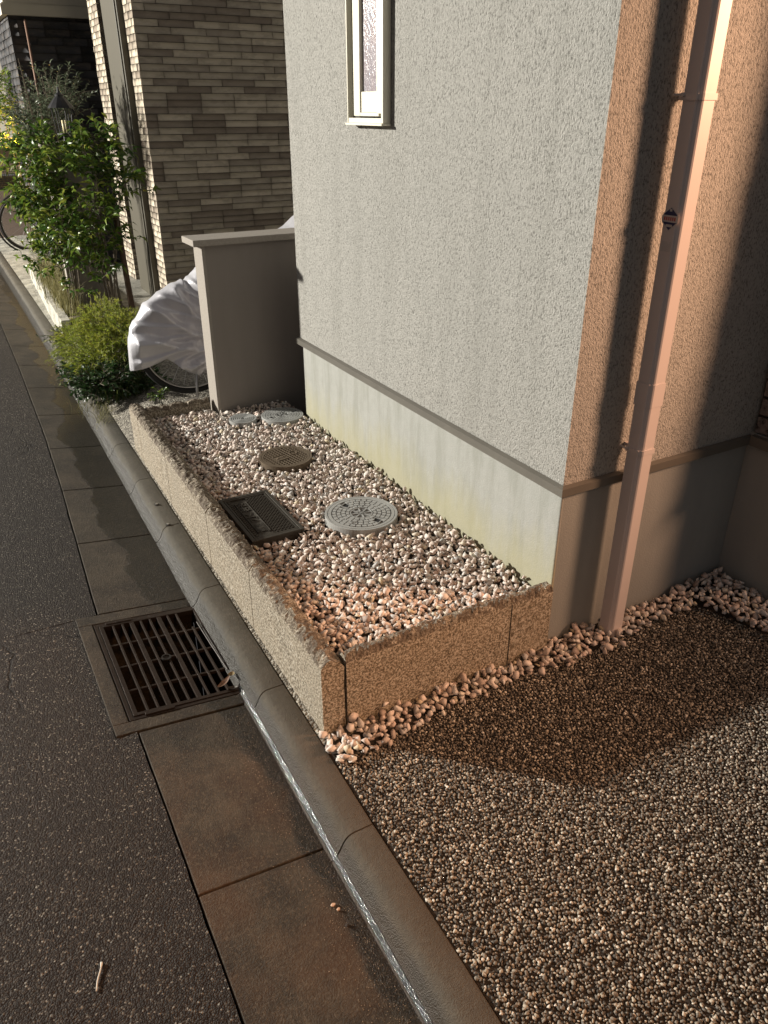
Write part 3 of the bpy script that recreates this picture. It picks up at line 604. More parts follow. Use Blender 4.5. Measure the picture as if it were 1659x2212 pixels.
# rusty waffle lid
e = empty('manhole_lid', (1.187, 3.020, .196), .2); tag(e, 'round rusty brown iron lid with waffle grid in the middle of the gravel', 'manhole lid', 'manhole lids set in the gravel bed')
m = MB(); m.ring((0, 0, 0), .110, .120, -.035, .004, 64); m.build('rim', M['rustlid'], e)
m = MB(); m.disc((0, 0, 0), .1085, -.02, -.006, 64, 1); m.ring((0, 0, 0), .100, .1085, -.0058, .004, 64)
for k in range(-6, 7):
    c = k * .0155; L_ = math.sqrt(max(0, .1002 ** 2 - c * c))
    for sw in (0, 1):
        q = .0022 + .0003 * sw; zt = .0035 - .0004 * sw
        if sw: m.box(-L_, L_, c - q, c + q, -.0058, zt)
        else: m.box(c - q, c + q, -L_, L_, -.0058, zt)
m.build('cover', [M['rustlid'], M['blacklid']], e)
m = MB(); m.box(-.055, .005, -.022, .022, -.0055, .0032); m.box(-.055, .005, .0222, .0262, .0, .0058); m.box(-.055, .005, -.0262, -.0222, .0, .0058); m.build('name_plate', M['rustlid'], e)
me = text_mesh('止水栓', .017, 'lettering'); me.materials.append(M['rustlid']); o = link(bpy.data.objects.new('lettering', me)); o.parent = e; o.location = (-.025, 0, .0036)
m = MB(); m.ring((.048, .01, 0), .016, .020, .0005, .0058, 32); m.build('emblem_ring', M['rustlid'], e)
# rectangular meter cover
e = empty('meter_cover', (.878, 2.544, .196), 0.0); tag(e, 'dark rectangular iron meter box cover with diamond grid beside the granite edging', 'utility cover')
m = MB(); w, l = .104, .192
for (x0, x1, y0, y1) in ((-w, -w + .014, -l, l), (w - .014, w, -l, l), (-w + .014, w - .014, -l, -l + .016), (-w + .014, w - .014, l - .016, l)): m.box(x0, x1, y0, y1, -.05, .006)
m.build('frame', M['blacklid'], e, bevel=.0015)
m = MB(); a, b = w - .017, l - .019; m.box(-a, a, -b, b, -.02, -.002)
for (x0, x1, y0, y1) in ((-a, -a + .006, -b, b), (a - .006, a, -b, b), (-a + .006, a - .006, -b, -b + .006), (-a + .006, a - .006, b - .006, b)): m.box(x0, x1, y0, y1, -.0018, .0045)
def bar2(mb, p, q, wd, z0, z1):
    p, q = Vector((*p, 0)), Vector((*q, 0)); d = (q - p).normalized(); nrm = Vector((-d.y, d.x, 0)) * wd
    vs = [p - nrm, q - nrm, q + nrm, p + nrm]; mb.add([(v.x, v.y, z0) for v in vs] + [(v.x, v.y, z1) for v in vs], [(4, 5, 6, 7), (0, 1, 5, 4), (1, 2, 6, 5), (2, 3, 7, 6), (3, 0, 4, 7)])
xa, xb, ya, yb = -.004, a - .009, -b + .009, b - .009
for sgn in (1, -1):
    k = -.5
    while k < .5:
        # line x - xa = sgn*(y - k) *0.8 clipped to the rectangle
        pts = []
        for i in range(41):
            x = xa + (xb - xa) * i / 40; y = k + sgn * (x - xa) * 1.15
            if ya < y < yb: pts.append((x, y))
        if len(pts) > 3: bar2(m, pts[0], pts[-1], .0014, -.0018, .003 + (.0003 if sgn > 0 else 0))
        k += .0175
for k in range(22):
    y = ya + .006 + k * (yb - ya - .01) / 21; bar2(m, (-a + .010, y), (-a + .022, y + .008), .002, -.0018, .0032)
bar2(m, (-.062 + .004, ya + .03), (-.062 + .004, yb - .03), .0012, -.0018, .004); bar2(m, (-.010, ya + .03), (-.010, yb - .03), .0012, -.0018, .0042)
m.build('cover', M['blacklid'], e)
me = text_mesh('量水器', .050, 'lettering'); me.materials.append(M['blacklid']); o = link(bpy.data.objects.new('lettering', me)); o.parent = e; o.location = (-.034, 0, .0005); o.rotation_euler = (0, 0, math.pi / 2); o.scale = (1.9, 1, 1)

# ------------------------------------------------------------------ drain grate
tilt = math.atan((gz(gx1, 2.2) - gz(gx0, 2.2)) / (gx1 - gx0))
e = empty('drain_grate', (0, 0, 0)); e.location = ((gx0 + gx1) / 2, (gy0 + gy1) / 2, gz((gx0 + gx1) / 2, 2.18) + .003); e.rotation_euler = (0, -tilt, 0)
tag(e, 'rusty dark steel drain grate set in the street gutter beside the kerb', 'drain grate')
hw, hl = (gx1 - gx0) / 2, (gy1 - gy0) / 2
m = MB(); o1 = .013
for (x0, x1, y0, y1) in ((-hw - o1, -hw, -hl - o1, hl + o1), (hw, hw + o1, -hl - o1, hl + o1), (-hw, hw, -hl - o1, -hl), (-hw, hw, hl, hl + o1)): m.box(x0, x1, y0, y1, -.06, -.0015)
m.build('seat_frame', M['grate'], e, bevel=.001)
m = MB(); q = hw - .002; r = hl - .002
for (x0, x1, y0, y1) in ((-q, -q + .014, -r, r), (q - .010, q, -r, r), (-q + .014, q - .010, -r, -r + .013), (-q + .014, q - .010, r - .013, r)): m.box(x0, x1, y0, y1, -.02, .001)
m.build('rim', M['grate'], e, bevel=.001)
xs0, xs1 = -q + .014, q - .010; nb = 10
for k in range(1, nb):
    x = xs0 + (xs1 - xs0) * k / nb; wd = .0075 if k in (3, 6) else .0036
    if k == 9: continue
    m = MB(); m.box(x - wd, x + wd, -r + .0132, r - .0132, -.016, .0); m.build('bar', M['grate'], e, bevel=.0012)
m = MB(); x = xs0 + (xs1 - xs0) * 9 / nb; m.box(x - .004, x + .004, -r + .0132, r * .55, -.016, .0); m.build('bar', M['grate'], e, bevel=.0012)
for k in range(1, 4):
    y = -r + 2 * r * k / 4; m = MB(); m.box(xs0 + .0002, xs1 - .0002, y - .004, y + .004, -.014, -.0025); m.build('cross_bar', M['grate'], e, bevel=.001)
m = MB(); m.ring((-.006, -.01, 0), .0115, .0165, .0005, .006, 24); m.disc((-.006, -.01, 0), .0112, -.004, .002, 20); m.build('lifting_eye', M['darkmetal'], e)
m = MB(); m.tube([(xs1 - .012, .16, .004), (xs1 - .010, .0, .006), (xs1 - .003, -.15, .004)], .0025, 6); m.build('chain_rod', M['darkmetal'], e)
for (yq, xq) in ((r + .004, -q * .6), (-r - .004, -q * .55)):
    m = MB(); m.box(xq - .045, xq + .045, yq - .006, yq + .006, -.001, .004); m.build('hinge', M['grate'], e, bevel=.001)
# leaves, twig, small stones, studs
def leaf_obj(name, x, y, z, L_, wd, rz, ry, mat, label, group, curl=.3):
    m = MB(); n = 6; vs = []
    for i in range(n + 1):
        u = i / n; w_ = wd * math.sin(math.pi * min(1, u * .92 + .06)) ** .8; zc = curl * L_ * (u - .5) ** 2 * 2
        vs += [(L_ * (u - .5), -w_, zc + w_ * .5), (L_ * (u - .5), 0, zc), (L_ * (u - .5), w_, zc + w_ * .5)]
    fs = [(i * 3 + k, i * 3 + k + 1, (i + 1) * 3 + k + 1, (i + 1) * 3 + k) for i in range(n) for k in range(2)]
    m.add(vs, fs); o = m.build(name, mat, smooth=True); o.location = (x, y, z); o.rotation_euler = (0, ry, rz); tag(o, label, 'leaf', group); return o
M['deadleaf'] = simple('dead_leaf', (.20, .15, .07), .6, 0, 90, .4, .002); M['deadleaf2'] = simple('brown_leaf', (.13, .07, .04), .6, 0, 90, .4, .002)
leaf_obj('fallen_leaf', .505, 1.953, -.052, .058, .010, .5, -.15, M['deadleaf2'], 'long brown dead leaf lying across the grate corner', 'dead leaves caught on the grate')
leaf_obj('fallen_leaf', .537, 1.975, -.048, .038, .011, 1.0, .3, M['deadleaf'], 'yellowish curled dead leaf between grate and kerb', 'dead leaves caught on the grate')
leaf_obj('fallen_leaf', .522, 1.925, -.060, .034, .008, 2.6, .1, M['blacklid'], 'blackened wet leaf at the near corner of the grate', 'dead leaves caught on the grate')
m = MB(); m.tube([(.0010 * math.sin(k * .7) - .033 - .0021 * k, 1.176 - .0052 * k, -.021) for k in range(12)], [.0016 + .001 * (k < 2) for k in range(12)], 6)
M['straw'] = simple('pale_straw', (.55, .52, .46), .7); tag(m.build('twig', M['straw'], smooth=True), 'pale thin twig lying alone on the asphalt', 'twig')
def rock_obj(name, x, y, z, s, mat, label, cat, group, seed):
    v, f = hull_rock(20, .7, seed); me = bpy.data.meshes.new(name); me.from_pydata([tuple(p * s) for p in v], [], [tuple(int(i) for i in t_) for t_ in f]); me.materials.append(mat)
    o = link(bpy.data.objects.new(name, me)); o.location = (x, y, z); tag(o, label, cat, group); return o
M['peach'] = simple('peach_stone', (.58, .38, .26), .75); M['whitestone'] = simple('white_stone', (.68, .64, .58), .7); M['darkstone'] = simple('dark_stone', (.05, .04, .035), .7)
gz_ = lambda x, y: gz(x, y) + .003
rock_obj('loose_stone', .470, 1.078, gz_(.47, 1.078), .0062, M['peach'], 'peach coloured stray stone in the gutter, upper one of the pair', 'stone', 'stray stones in the gutter', 41)
rock_obj('loose_stone', .476, 1.062, gz_(.476, 1.06), .0052, M['peach'], 'peach coloured stray stone in the gutter, lower one of the pair', 'stone', 'stray stones in the gutter', 42)
rock_obj('loose_stone', .476, 1.018, gz_(.476, 1.02), .006, M['darkstone'], 'black stray lump in the gutter below the peach stones', 'stone', 'stray stones in the gutter', 43)
rock_obj('loose_stone', .660, 1.418, .008, .013, M['whitestone'], 'white stray stone at the kerb end of the gravel strip', 'stone', 'pale stones by the kerb', 44)
rock_obj('loose_stone', .690, 1.402, .010, .015, M['whitestone'], 'cream stray stone lying on the driveway edge beside the gravel strip', 'stone', 'pale stones by the kerb', 45)
m = MB()
for k in range(60):
    y = 1.0 + .25 * random.random() ** .8; x = kx(y) - .125 - abs(random.gauss(0, .010)); v, f = ROCKS[k % 18]; s_ = random.uniform(.0015, .0042); m.add([(x + p[0] * s_, y + p[1] * s_, gz(x, y) + p[2] * s_) for p in v], [tuple(int(i) for i in t_) for t_ in f])
tag(m.build('gutter_grit', M['darkstone']), 'black grit washed against the foot of the kerb', 'grit', kind='stuff')
m = MB(); rr = random.Random(4)
for k in range(1100):
    y = rr.uniform(.7, 1.8); x = kx(y) - .13 - abs(rr.gauss(0, .05)); v, f = PEBB[k % 8]; s_ = rr.uniform(.0005, .0016)
    if x > lin(AE, y) + .02: m.add([(x + p[0] * s_, y + p[1] * s_, gz(x, y) + p[2] * s_ + .0005) for p in v], [tuple(int(i) for i in t_) for t_ in f])
tag(m.build('sand_grains', simple('sand', (.26, .20, .14), .8)), 'scattered sand grains on the gutter slab below the grate', 'sand', kind='stuff')
for i, (x, y, lb) in enumerate(((.672, 3.225, 'small dark metal stud on the kerb top, the farther of two'), (.664, 3.008, 'small dark metal stud on a kerb joint, the nearer of two'))):
    e = empty('kerb_stud', (x - .045, y - .0, .0)); tag(e, lb, 'stud', 'studs on the kerb')
    m = MB(); m.disc((0, 0, 0), .010, .0005, .003, 20); m.build('washer', M['darkmetal'], e); m = MB(); m.ring((0, 0, 0), .001, .0055, .0032, .008, 6); m.build('bolt_head', M['chrome'], e, bevel=.001)

# ------------------------------------------------------------------ tiled house
TH = empty('tiled_house', (1.77, 7.12, 0)); tag(TH, 'neighbouring house clad in long brown grey stone tiles behind the plastered wall', 'house')
OT = (1.77, 7.12, 0)
m = MB(); m.box(1.785, 5.5, 7.135, 7.40, -.02, 5); pw(m, 'front_wall', M['grout'], TH, OT)
m = MB(); m.box(1.785, 5.5, 8.385, 8.75, -.02, 5); pw(m, 'rear_pier', M['grout'], TH, OT)
V, FF, A = [], [], []
tiles(7.135, 1.772, 4.4, -.02, 4.2, .0512, .29, .004, .012, 'y', V, FF, A); tiles(1.785, 7.125, 7.415, -.02, 4.2, .0512, .145, .004, .013, 'x', V, FF, A, thirds=False)
o = bulk('front_tiles', np.array(V), np.array(FF), M['stone_tile'], np.array(A), k=4); o.parent = TH; o.matrix_parent_inverse = Matrix.Translation([-c for c in OT])
V, FF, A = [], [], []
tiles(8.385, 1.772, 3.4, -.02, 4.2, .0512, .29, .004, .012, 'y', V, FF, A); tiles(1.785, 8.375, 8.76, -.02, 4.2, .0512, .145, .004, .013, 'x', V, FF, A, thirds=False)
o = bulk('pier_tiles', np.array(V), np.array(FF), M['stone_tile'], np.array(A), k=4); o.parent = TH; o.matrix_parent_inverse = Matrix.Translation([-c for c in OT])
m = MB(); m.box(1.71, 1.83, 7.44, 7.92, 0, 5); m.box(1.722, 1.90, 7.41, 7.4398, 0, 5); pw(m, 'beige_post', M['beige'], TH, OT, bevel=.006)
m = MB(); m.box(2.6, 2.65, 7.41, 8.38, 0, 5); pw(m, 'porch_back_wall', M['darkmetal'], TH, OT)
m = MB(); m.box(1.79, 2.6, 7.41, 8.38, 2.9, 3.0); pw(m, 'porch_ceiling', M['beige'], TH, OT)
# ------------------------------------------------------------------ dark brick house
DH = empty('dark_brick_house', (1.15, 9.5, 0)); tag(DH, 'dark house of black brick with a beige fascia beyond the shrubs', 'house'); OD = (1.15, 9.5, 0)
m = MB(); m.box(1.165, 6, 9.515, 10.9, -.02, 2.41); pw(m, 'brick_wall', M['grout'], DH, OD)
V, FF, A = [], [], []
tiles(9.515, 1.152, 2.6, 0, 2.40, .070, .24, .005, .012, 'y', V, FF, A); tiles(1.165, 9.505, 10.9, 0, 2.40, .070, .24, .005, .012, 'x', V, FF, A)
o = bulk('brick_facing', np.array(V), np.array(FF), M['dark_tile'], np.array(A), k=4); o.parent = DH; o.matrix_parent_inverse = Matrix.Translation([-c for c in OD])
m = MB(); m.box(1.10, 6, 9.44, 11.0, 2.41, 2.50); m.box(1.115, 6, 9.46, 11.0, 2.502, 2.513); m.box(1.13, 6, 9.47, 11.0, 2.515, 3.3); pw(m, 'fascia', M['fascia'], DH, OD)
m = MB(); m.tube([(1.30, 9.47, 2.38), (1.30, 9.47, .2)], .011, 8); pw(m, 'rust_pipe', simple('rust_pipe', (.20, .12, .085), .7), DH, OD, smooth=True)
# ------------------------------------------------------------------ gate wall with lantern
GW = empty('gate_wall', (.94, 6.85, 0)); tag(GW, 'brown plastered gate wall behind the leafy shrub carrying a lantern', 'wall'); OG = (.94, 6.85, 0)
m = MB(); m.box(.955, 1.255, 6.86, 7.0, .0, 1.34); pw(m, 'wall_body', M['plaster'], GW, OG)
m = MB(); m.box(.915, .9545, 6.845, 7.01, .0, 1.34); pw(m, 'end_face', M['plaster_end'], GW, OG)
m = MB(); m.box(.895, 1.28, 6.83, 7.03, 1.342, 1.375); pw(m, 'coping', M['plaster_end'], GW, OG)
m = MB(); m.box(.898, .908, 6.80, 6.81, .0, .85); m.box(.924, .932, 6.80, 6.81, .0, .85); pw(m, 'steel_post', simple('steel_post', (.35, .33, .31), .4, .6), GW, OG)
LN = empty('lantern', (1.095, 6.93, 1.376)); tag(LN, 'black carriage lantern on top of the gate wall', 'lantern')
m = MB(); m.disc((0, 0, 0), .045, 0, .012, 6); m.disc((0, 0, 0), .02, .012, .05, 8); m.disc((0, 0, 0), .06, .05, .062, 6); m.build('base', M['bikeblack'], LN)
m = MB()
for k in range(6):
    a = math.pi * k / 3; m.tube([(.058 * math.cos(a), .058 * math.sin(a), .062), (.072 * math.cos(a), .072 * math.sin(a), .235)], .004, 5)
m.build('frame', M['bikeblack'], LN)
m = MB(); vs = []
for (r, z) in ((.098, .232), (.085, .25), (.055, .285), (.030, .31), (.030, .322), (.012, .335), (.004, .375)): vs.append((r, z))
n = 12; vv = [(r * math.cos(2 * math.pi * k / n), r * math.sin(2 * math.pi * k / n), z) for r, z in vs for k in range(n)]
m.add(vv, [(i * n + k, i * n + (k + 1) % n, (i + 1) * n + (k + 1) % n, (i + 1) * n + k) for i in range(len(vs) - 1) for k in range(n)] + [tuple(range(n)), tuple((len(vs) - 1) * n + k for k in range(n))]); m.build('cap', M['bikeblack'], LN)
m = MB()
for k in range(3):
    a = 2.1 * k; m.tube([(.014 * math.cos(a), .014 * math.sin(a), .062), (.014 * math.cos(a), .014 * math.sin(a), .15)], .006, 8)
m.build('candle_tubes', simple('candle_tubes', (.70, .62, .38), .5), LN, smooth=True)

# ------------------------------------------------------------------ far setting
FH = empty('far_house', (.6, 19, 0)); tag(FH, 'distant pale house with a lit window at the left edge', 'house'); OF = (.6, 19, 0)
m = MB(); m.box(1.3, 8, 16, 20, 0, 6); pw(m, 'wall', M['fascia'], FH, OF)
m = MB(); m.box(1.28, 1.299, 16.4, 17.6, 2.2, 3.4); fw = pw(m, 'window', M['cream'], FH, OF)
t = NT('lit_window'); t.b.inputs['Emission Color'].default_value = (.72, .70, 1., 1); t.b.inputs['Emission Strength'].default_value = .7; M['lit'] = t.set((.5, .5, .6), .5)
m = MB(); m.box(1.270, 1.2795, 16.45, 17.55, 2.25, 3.35); o = m.build('pane', M['lit']); o.parent = fw; o.matrix_parent_inverse = Matrix.Identity(4)
PW = empty('pink_wall', (1, 12.6, 0)); tag(PW, 'pinkish block wall at the left edge under the glowing shrub', 'wall')
m = MB(); m.box(.78, 1.6, 12.4, 12.55, 0, 1.16); pw(m, 'wall_body', simple('pink_plaster', (.36, .28, .24), .8), PW, (1, 12.6, 0))
m = MB(); m.box(.76, 1.6, 12.37, 12.58, 1.162, 1.20); pw(m, 'coping', simple('pink_coping', (.32, .26, .23), .8), PW, (1, 12.6, 0))
# stone planter kerbs in front of the gate
SC = empty('stone_planter', (.75, 6.35, 0)); tag(SC, 'pale stone planter edging along the kerb holding dry grass', 'planter'); OS = (.75, 6.35, 0)
def cj(pts, z0, z1, wd, name, mat, par, org):
    mb = MB(); vs = []
    for (x, y) in pts: vs += [(x, y, z0), (x, y, z1), (x + wd, y, z1), (x + wd, y, z0)]
    n = len(pts); fs = [(i * 4 + k, i * 4 + (k + 1) % 4, (i + 1) * 4 + (k + 1) % 4, (i + 1) * 4 + k) for i in range(n - 1) for k in range(4)] + [(0, 1, 2, 3), tuple((n - 1) * 4 + k for k in range(4))]
    mb.add(vs, fs); return pw(mb, name, mat, par, org, bevel=.004)
cj([(.735, 6.36), (.76, 7.2), (.80, 8.1), (.84, 9.1)], -.02, .16, .07, 'edge_stone', M['pale_concrete'], SC, OS)
m = MB(); m.box(.810, .90, 6.362, 6.43, .0, .168); pw(m, 'dark_block', M['granite_split'], SC, OS); m = MB(); m.box(.8105, 1.2, 6.435, 6.5, .0, .150); pw(m, 'rear_block', M['granite_sawn'], SC, OS)
m = MB(); m.add([(.80, 6.5, .13), (1.3, 6.5, .13), (1.3, 9.1, .13), (.90, 9.1, .13)], [(0, 1, 2, 3)]); pw(m, 'soil_fill', M['soil'], SC, OS)
LE = empty('low_stone_edging', (.8, 6.1, 0)); tag(LE, 'low white stone edging hidden by the golden conifer', 'edging')
cj([(.790, 5.4), (.785, 6.28)], -.02, .10, .06, 'edge_stone', M['pale_concrete'], LE, (.8, 6.1, 0))
# blue tarp in the porch
m = MB(); n1, n2 = 20, 10; vs = []
for i in range(n1 + 1):
    for k in range(n2 + 1):
        u, v_ = i / n1, k / n2; z = .18 + 1.15 * u; wdt = .16 * (1 - .45 * u); a = v_ * math.pi * 1.1 - .2; rr = wdt * (1 + .12 * math.sin(9 * a + 5 * u) + .06 * math.sin(23 * u + 4 * a))
        vs.append((1.90 - rr * math.cos(a) * .9, 7.62 - rr * math.sin(a) * .6, z))
m.add(vs, [(i * (n2 + 1) + k, i * (n2 + 1) + k + 1, (i + 1) * (n2 + 1) + k + 1, (i + 1) * (n2 + 1) + k) for i in range(n1) for k in range(n2)])
tag(m.build('blue_tarp', M['tarp'], smooth=True), 'crumpled dark blue plastic sheet standing behind the brown stake in the porch', 'tarp')
# stake
m = MB(); m.tube([(1.275, 6.30, .02), (1.262, 6.30, .45), (1.255, 6.31, .92)], [.024, .022, .021], 10); tag(m.build('tree_stake', M['stake'], smooth=True), 'thick brown wooden stake beside the thin shrub stems', 'stake')

# ------------------------------------------------------------------ bicycles
def bicycle(name, loc, rz, R_, label, extra=False, hb=0):
    e = empty(name, loc, rz); tag(e, label, 'bicycle')
    wb_ = 1.02
    for wx in (0, wb_):
        c = (wx, 0, R_); m = MB(); m.torus(c, R_ - .019, .019, 'Y', 56, 8); w_ = m.build('wheel', M['rubber'], e, smooth=True)
        m = MB(); m.torus(c, R_ - .036, .0075, 'Y', 56, 6); m.build('rim', M['chrome'], w_, smooth=True)
        m = MB(); m.tube([(wx, -.035, R_), (wx, .035, R_)], .018, 10)
        for k in range(24):
            a = 2 * math.pi * k / 24; m.tube([(wx, .02 * (-1) ** k, R_), (wx + (R_ - .05) * math.cos(a), 0, R_ + (R_ - .05) * math.sin(a))], .0012, 4, cap=False)
        m.build('spokes', M['chrome'], w_)
    m = MB(); T_ = lambda *p: m.tube(p, .014, 8)
    T_((0, 0, R_), (.42, 0, R_ - .03)); T_((.42, 0, R_ - .03), (.30, 0, .66)); T_((0, 0, R_), (.32, 0, .62)); T_((.42, 0, R_ - .03), (.86, 0, .62)); T_((.31, 0, .66), (.85, 0, .74)); T_((.84, 0, .82), (.88, 0, .55), (wb_, .0, R_))
    m.build('frame', M['chrome'] if extra else M['bikeblack'], e, smooth=True)
    m = MB(); m.tube([(.83, 0, .8), (.82, 0, .92 - hb), (.80, -.02, .95 - hb)], .011, 8); q_ = .26 if extra else .12; m.tube([(.66, -q_, .93 - hb), (.80, -q_ * .8, .95 - hb), (.84, 0, .94 - hb), (.80, q_ * .8, .95 - hb), (.66, q_, .93 - hb)], .011, 8); m.build('handlebar', M['chrome'], e, smooth=True)
    m = MB(); m.tube([(.30, 0, .66), (.28, 0, .72)], .013, 8); m.add([(.14, -.09, .74), (.14, .09, .74), (.42, .02, .75), (.42, -.02, .75), (.16, -.07, .71), (.16, .07, .71), (.40, .01, .72), (.40, -.01, .72)], [(0, 1, 2, 3), (7, 6, 5, 4), (0, 4, 5, 1), (1, 5, 6, 2), (2, 6, 7, 3), (3, 7, 4, 0)]); m.build('saddle', M['bikeblack'], e, bevel=.01)
    m = MB(); m.tube([(.42, -.06, R_ - .03), (.42, .06, R_ - .03)], .02, 8); m.tube([(.42, -.07, R_ - .03), (.50, -.08, R_ - .14)], .008, 6); m.tube([(.42, .07, R_ - .03), (.34, .08, R_ + .08)], .008, 6); m.build('crank', M['chrome'], e)
    m = MB(); m.tube([(.02, -.05, R_), (-.03, -.12, .01)], .008, 6); m.tube([(-.03, -.12, .01), (-.10, -.13, .01)], .009, 6); m.build('kickstand', M['chrome'], e)
    if extra: m = MB(); m.torus((0, 0, R_), R_ + .025, .012, 'Y', 40, 6); m.build('mudguard', M['bikeblack'], e, smooth=True)
    if extra:
        m = MB()
        for k in range(9):
            z = .74 + k * .025; q = .15 + k * .006; m.tube([(-.10 - q, -q, z), (-.10 + q, -q, z), (-.10 + q, q, z), (-.10 - q, q, z), (-.10 - q, -q, z)], .003, 5)
        m.box(-.25, .05, -.15, .15, .735, .742)
        for k in range(10):
            s_ = -1 + 2 * k / 9; m.tube([(-.10 + .15 * s_, -.15, .74), (-.10 + .20 * s_, -.20, .945)], .003, 5); m.tube([(-.25, .15 * s_, .74), (-.30, .20 * s_, .945)], .003, 5)
        m.build('basket', M['bikeblack'], e)
        m = MB(); m.box(-.27, .07, -.16, .16, .75, .90); m.build('basket_liner', M['dkcloth'], e, bevel=.02)
    return e
cb = bicycle('bicycle', (1.175, 4.36, .105), .0, .315, 'bicycle under the silver cover with only its front wheel showing', hb=.12)
cb.scale = (1, .8, .93)
cb.scale = (1, 1, 1)
bicycle('bicycle', (1.115, 11.1, 0), 0.0, .33, 'parked city bicycle with rear basket at the far left edge', True)
# silver cover: draped sheet over the bicycle
top = [(.815, .30), (.826, .435), (.850, .535), (.885, .575), (.956, .660), (1.047, .715), (1.166, .765), (1.179, .752), (1.227, .785), (1.32, .87), (1.5, .93), (1.7, .95), (1.82, 1.00), (1.95, 1.08), (2.1, 1.06), (2.3, .8), (2.45, .55)]
bot = [(.815, .296), (.899, .321), (.949, .335), (1.005, .358), (1.041, .333), (1.114, .271), (1.179, .244), (1.251, .264), (1.4, .24), (1.8, .2), (2.2, .25), (2.45, .4)]
nx, nv = 260, 120; vs = []
for i in range(nx + 1):
    u = i / nx; x = .815 + (2.45 - .815) * u ** 1.25; zt = np.interp(x, [p[0] for p in top], [p[1] for p in top]); zb = np.interp(x, [p[0] for p in bot], [p[1] for p in bot])
    hw_ = float(np.interp(x, [.815, .83, .87, 1.0, 1.2, 1.5, 1.9, 2.2, 2.45], [.01, .035, .06, .085, .11, .13, .28, .15, .05]))
    for k in range(nv + 1):
        v_ = -1 + 2 * k / nv; s_ = 1 - abs(v_)        # s_=0 hem, 1 ridge
        z = zb + (zt - zb) * math.sin(s_ * math.pi / 2) ** .9; y = hw_ * math.copysign(1, v_) * (math.cos(s_ * math.pi / 2) ** .7) if s_ < 1 else 0
        rd = math.hypot(x - 1.42, (z - .44) * 1.15); an = math.atan2(z - .44, 1.42 - x)     # folds fan out from the frame
        def crease(p, wdt): q_ = (p % 1.0); return max(0, 1 - q_ / wdt) if q_ < wdt else max(0, (q_ - wdt) / (1 - wdt)) ** 2
        w1 = crease(an * 2.9 + .35 * math.sin(rd * 9) + .15, .18); w2 = crease(an * 5.3 - .5 * math.sin(rd * 7 + 1) + .4, .25)
        w3 = math.sin(x * 31 + z * 22 + 2 * math.sin(x * 12)) * math.sin(z * 40 - x * 9)
        fr = min(1, (x - .815) / .05); env = (math.cos(s_ * math.pi / 2) ** .5) if s_ < 1 else 0
        low = min(1, max(0, (z - zb) / .02))
        d = (.052 * w1 + .026 * w2 + .002 * w3) * fr * env
        vs.append((x, 4.36 + y + math.copysign(d, v_), z + .004 * w2 * fr))
m = MB(); q = nv + 1; m.add(vs, [(i * q + k, i * q + k + 1, (i + 1) * q + k + 1, (i + 1) * q + k) for i in range(nx) for k in range(nv)])
o = m.build('bicycle_cover', M['cloth'], smooth=True); tag(o, 'silver grey wrinkled cover draped over the bicycle behind the plastered wall', 'cover')
sd = o.modifiers.new('thick', 'SOLIDIFY'); sd.thickness = .002

# ------------------------------------------------------------------ plants
def frames(d, roll):
    d = d / np.linalg.norm(d, axis=1)[:, None]; up = np.tile([0, 0, 1.], (len(d), 1)); s_ = np.cross(d, up); nn = np.linalg.norm(s_, axis=1)
    s_[nn < 1e-3] = (1, 0, 0); s_ /= np.linalg.norm(s_, axis=1)[:, None]; n_ = np.cross(s_, d); c, q = np.cos(roll)[:, None], np.sin(roll)[:, None]
    return d, s_ * c + n_ * q, n_ * c - s_ * q
def leaves(base, d, L_, w_, roll, rnd, droop=.25):
    """curved lens-shaped leaf, 4 stations"""
    d, s_, n_ = frames(d, roll); L_ = L_[:, None]; w_ = w_[:, None]; st_ = [(0, .0, 0), (.3, .8, .06), (.65, .9, 0.0), (1, .0, -droop)]; V = []
    for (u, wu, h) in st_:
        c = base + d * L_ * u + n_ * L_ * h
        V += [c] if wu == 0 else [c - s_ * w_ * wu * .5 + n_ * w_ * .12, c, c + s_ * w_ * wu * .5 + n_ * w_ * .12]
    V = np.stack(V, 1); n = len(base); tri = np.array([(0, 1, 2), (0, 2, 3), (1, 4, 5), (1, 5, 2), (2, 5, 6), (2, 6, 3), (4, 7, 5), (5, 7, 6)])
    return V.reshape(-1, 3), (tri[None] + (np.arange(n) * 8)[:, None, None]).reshape(-1, 3), np.repeat(rnd, 8)
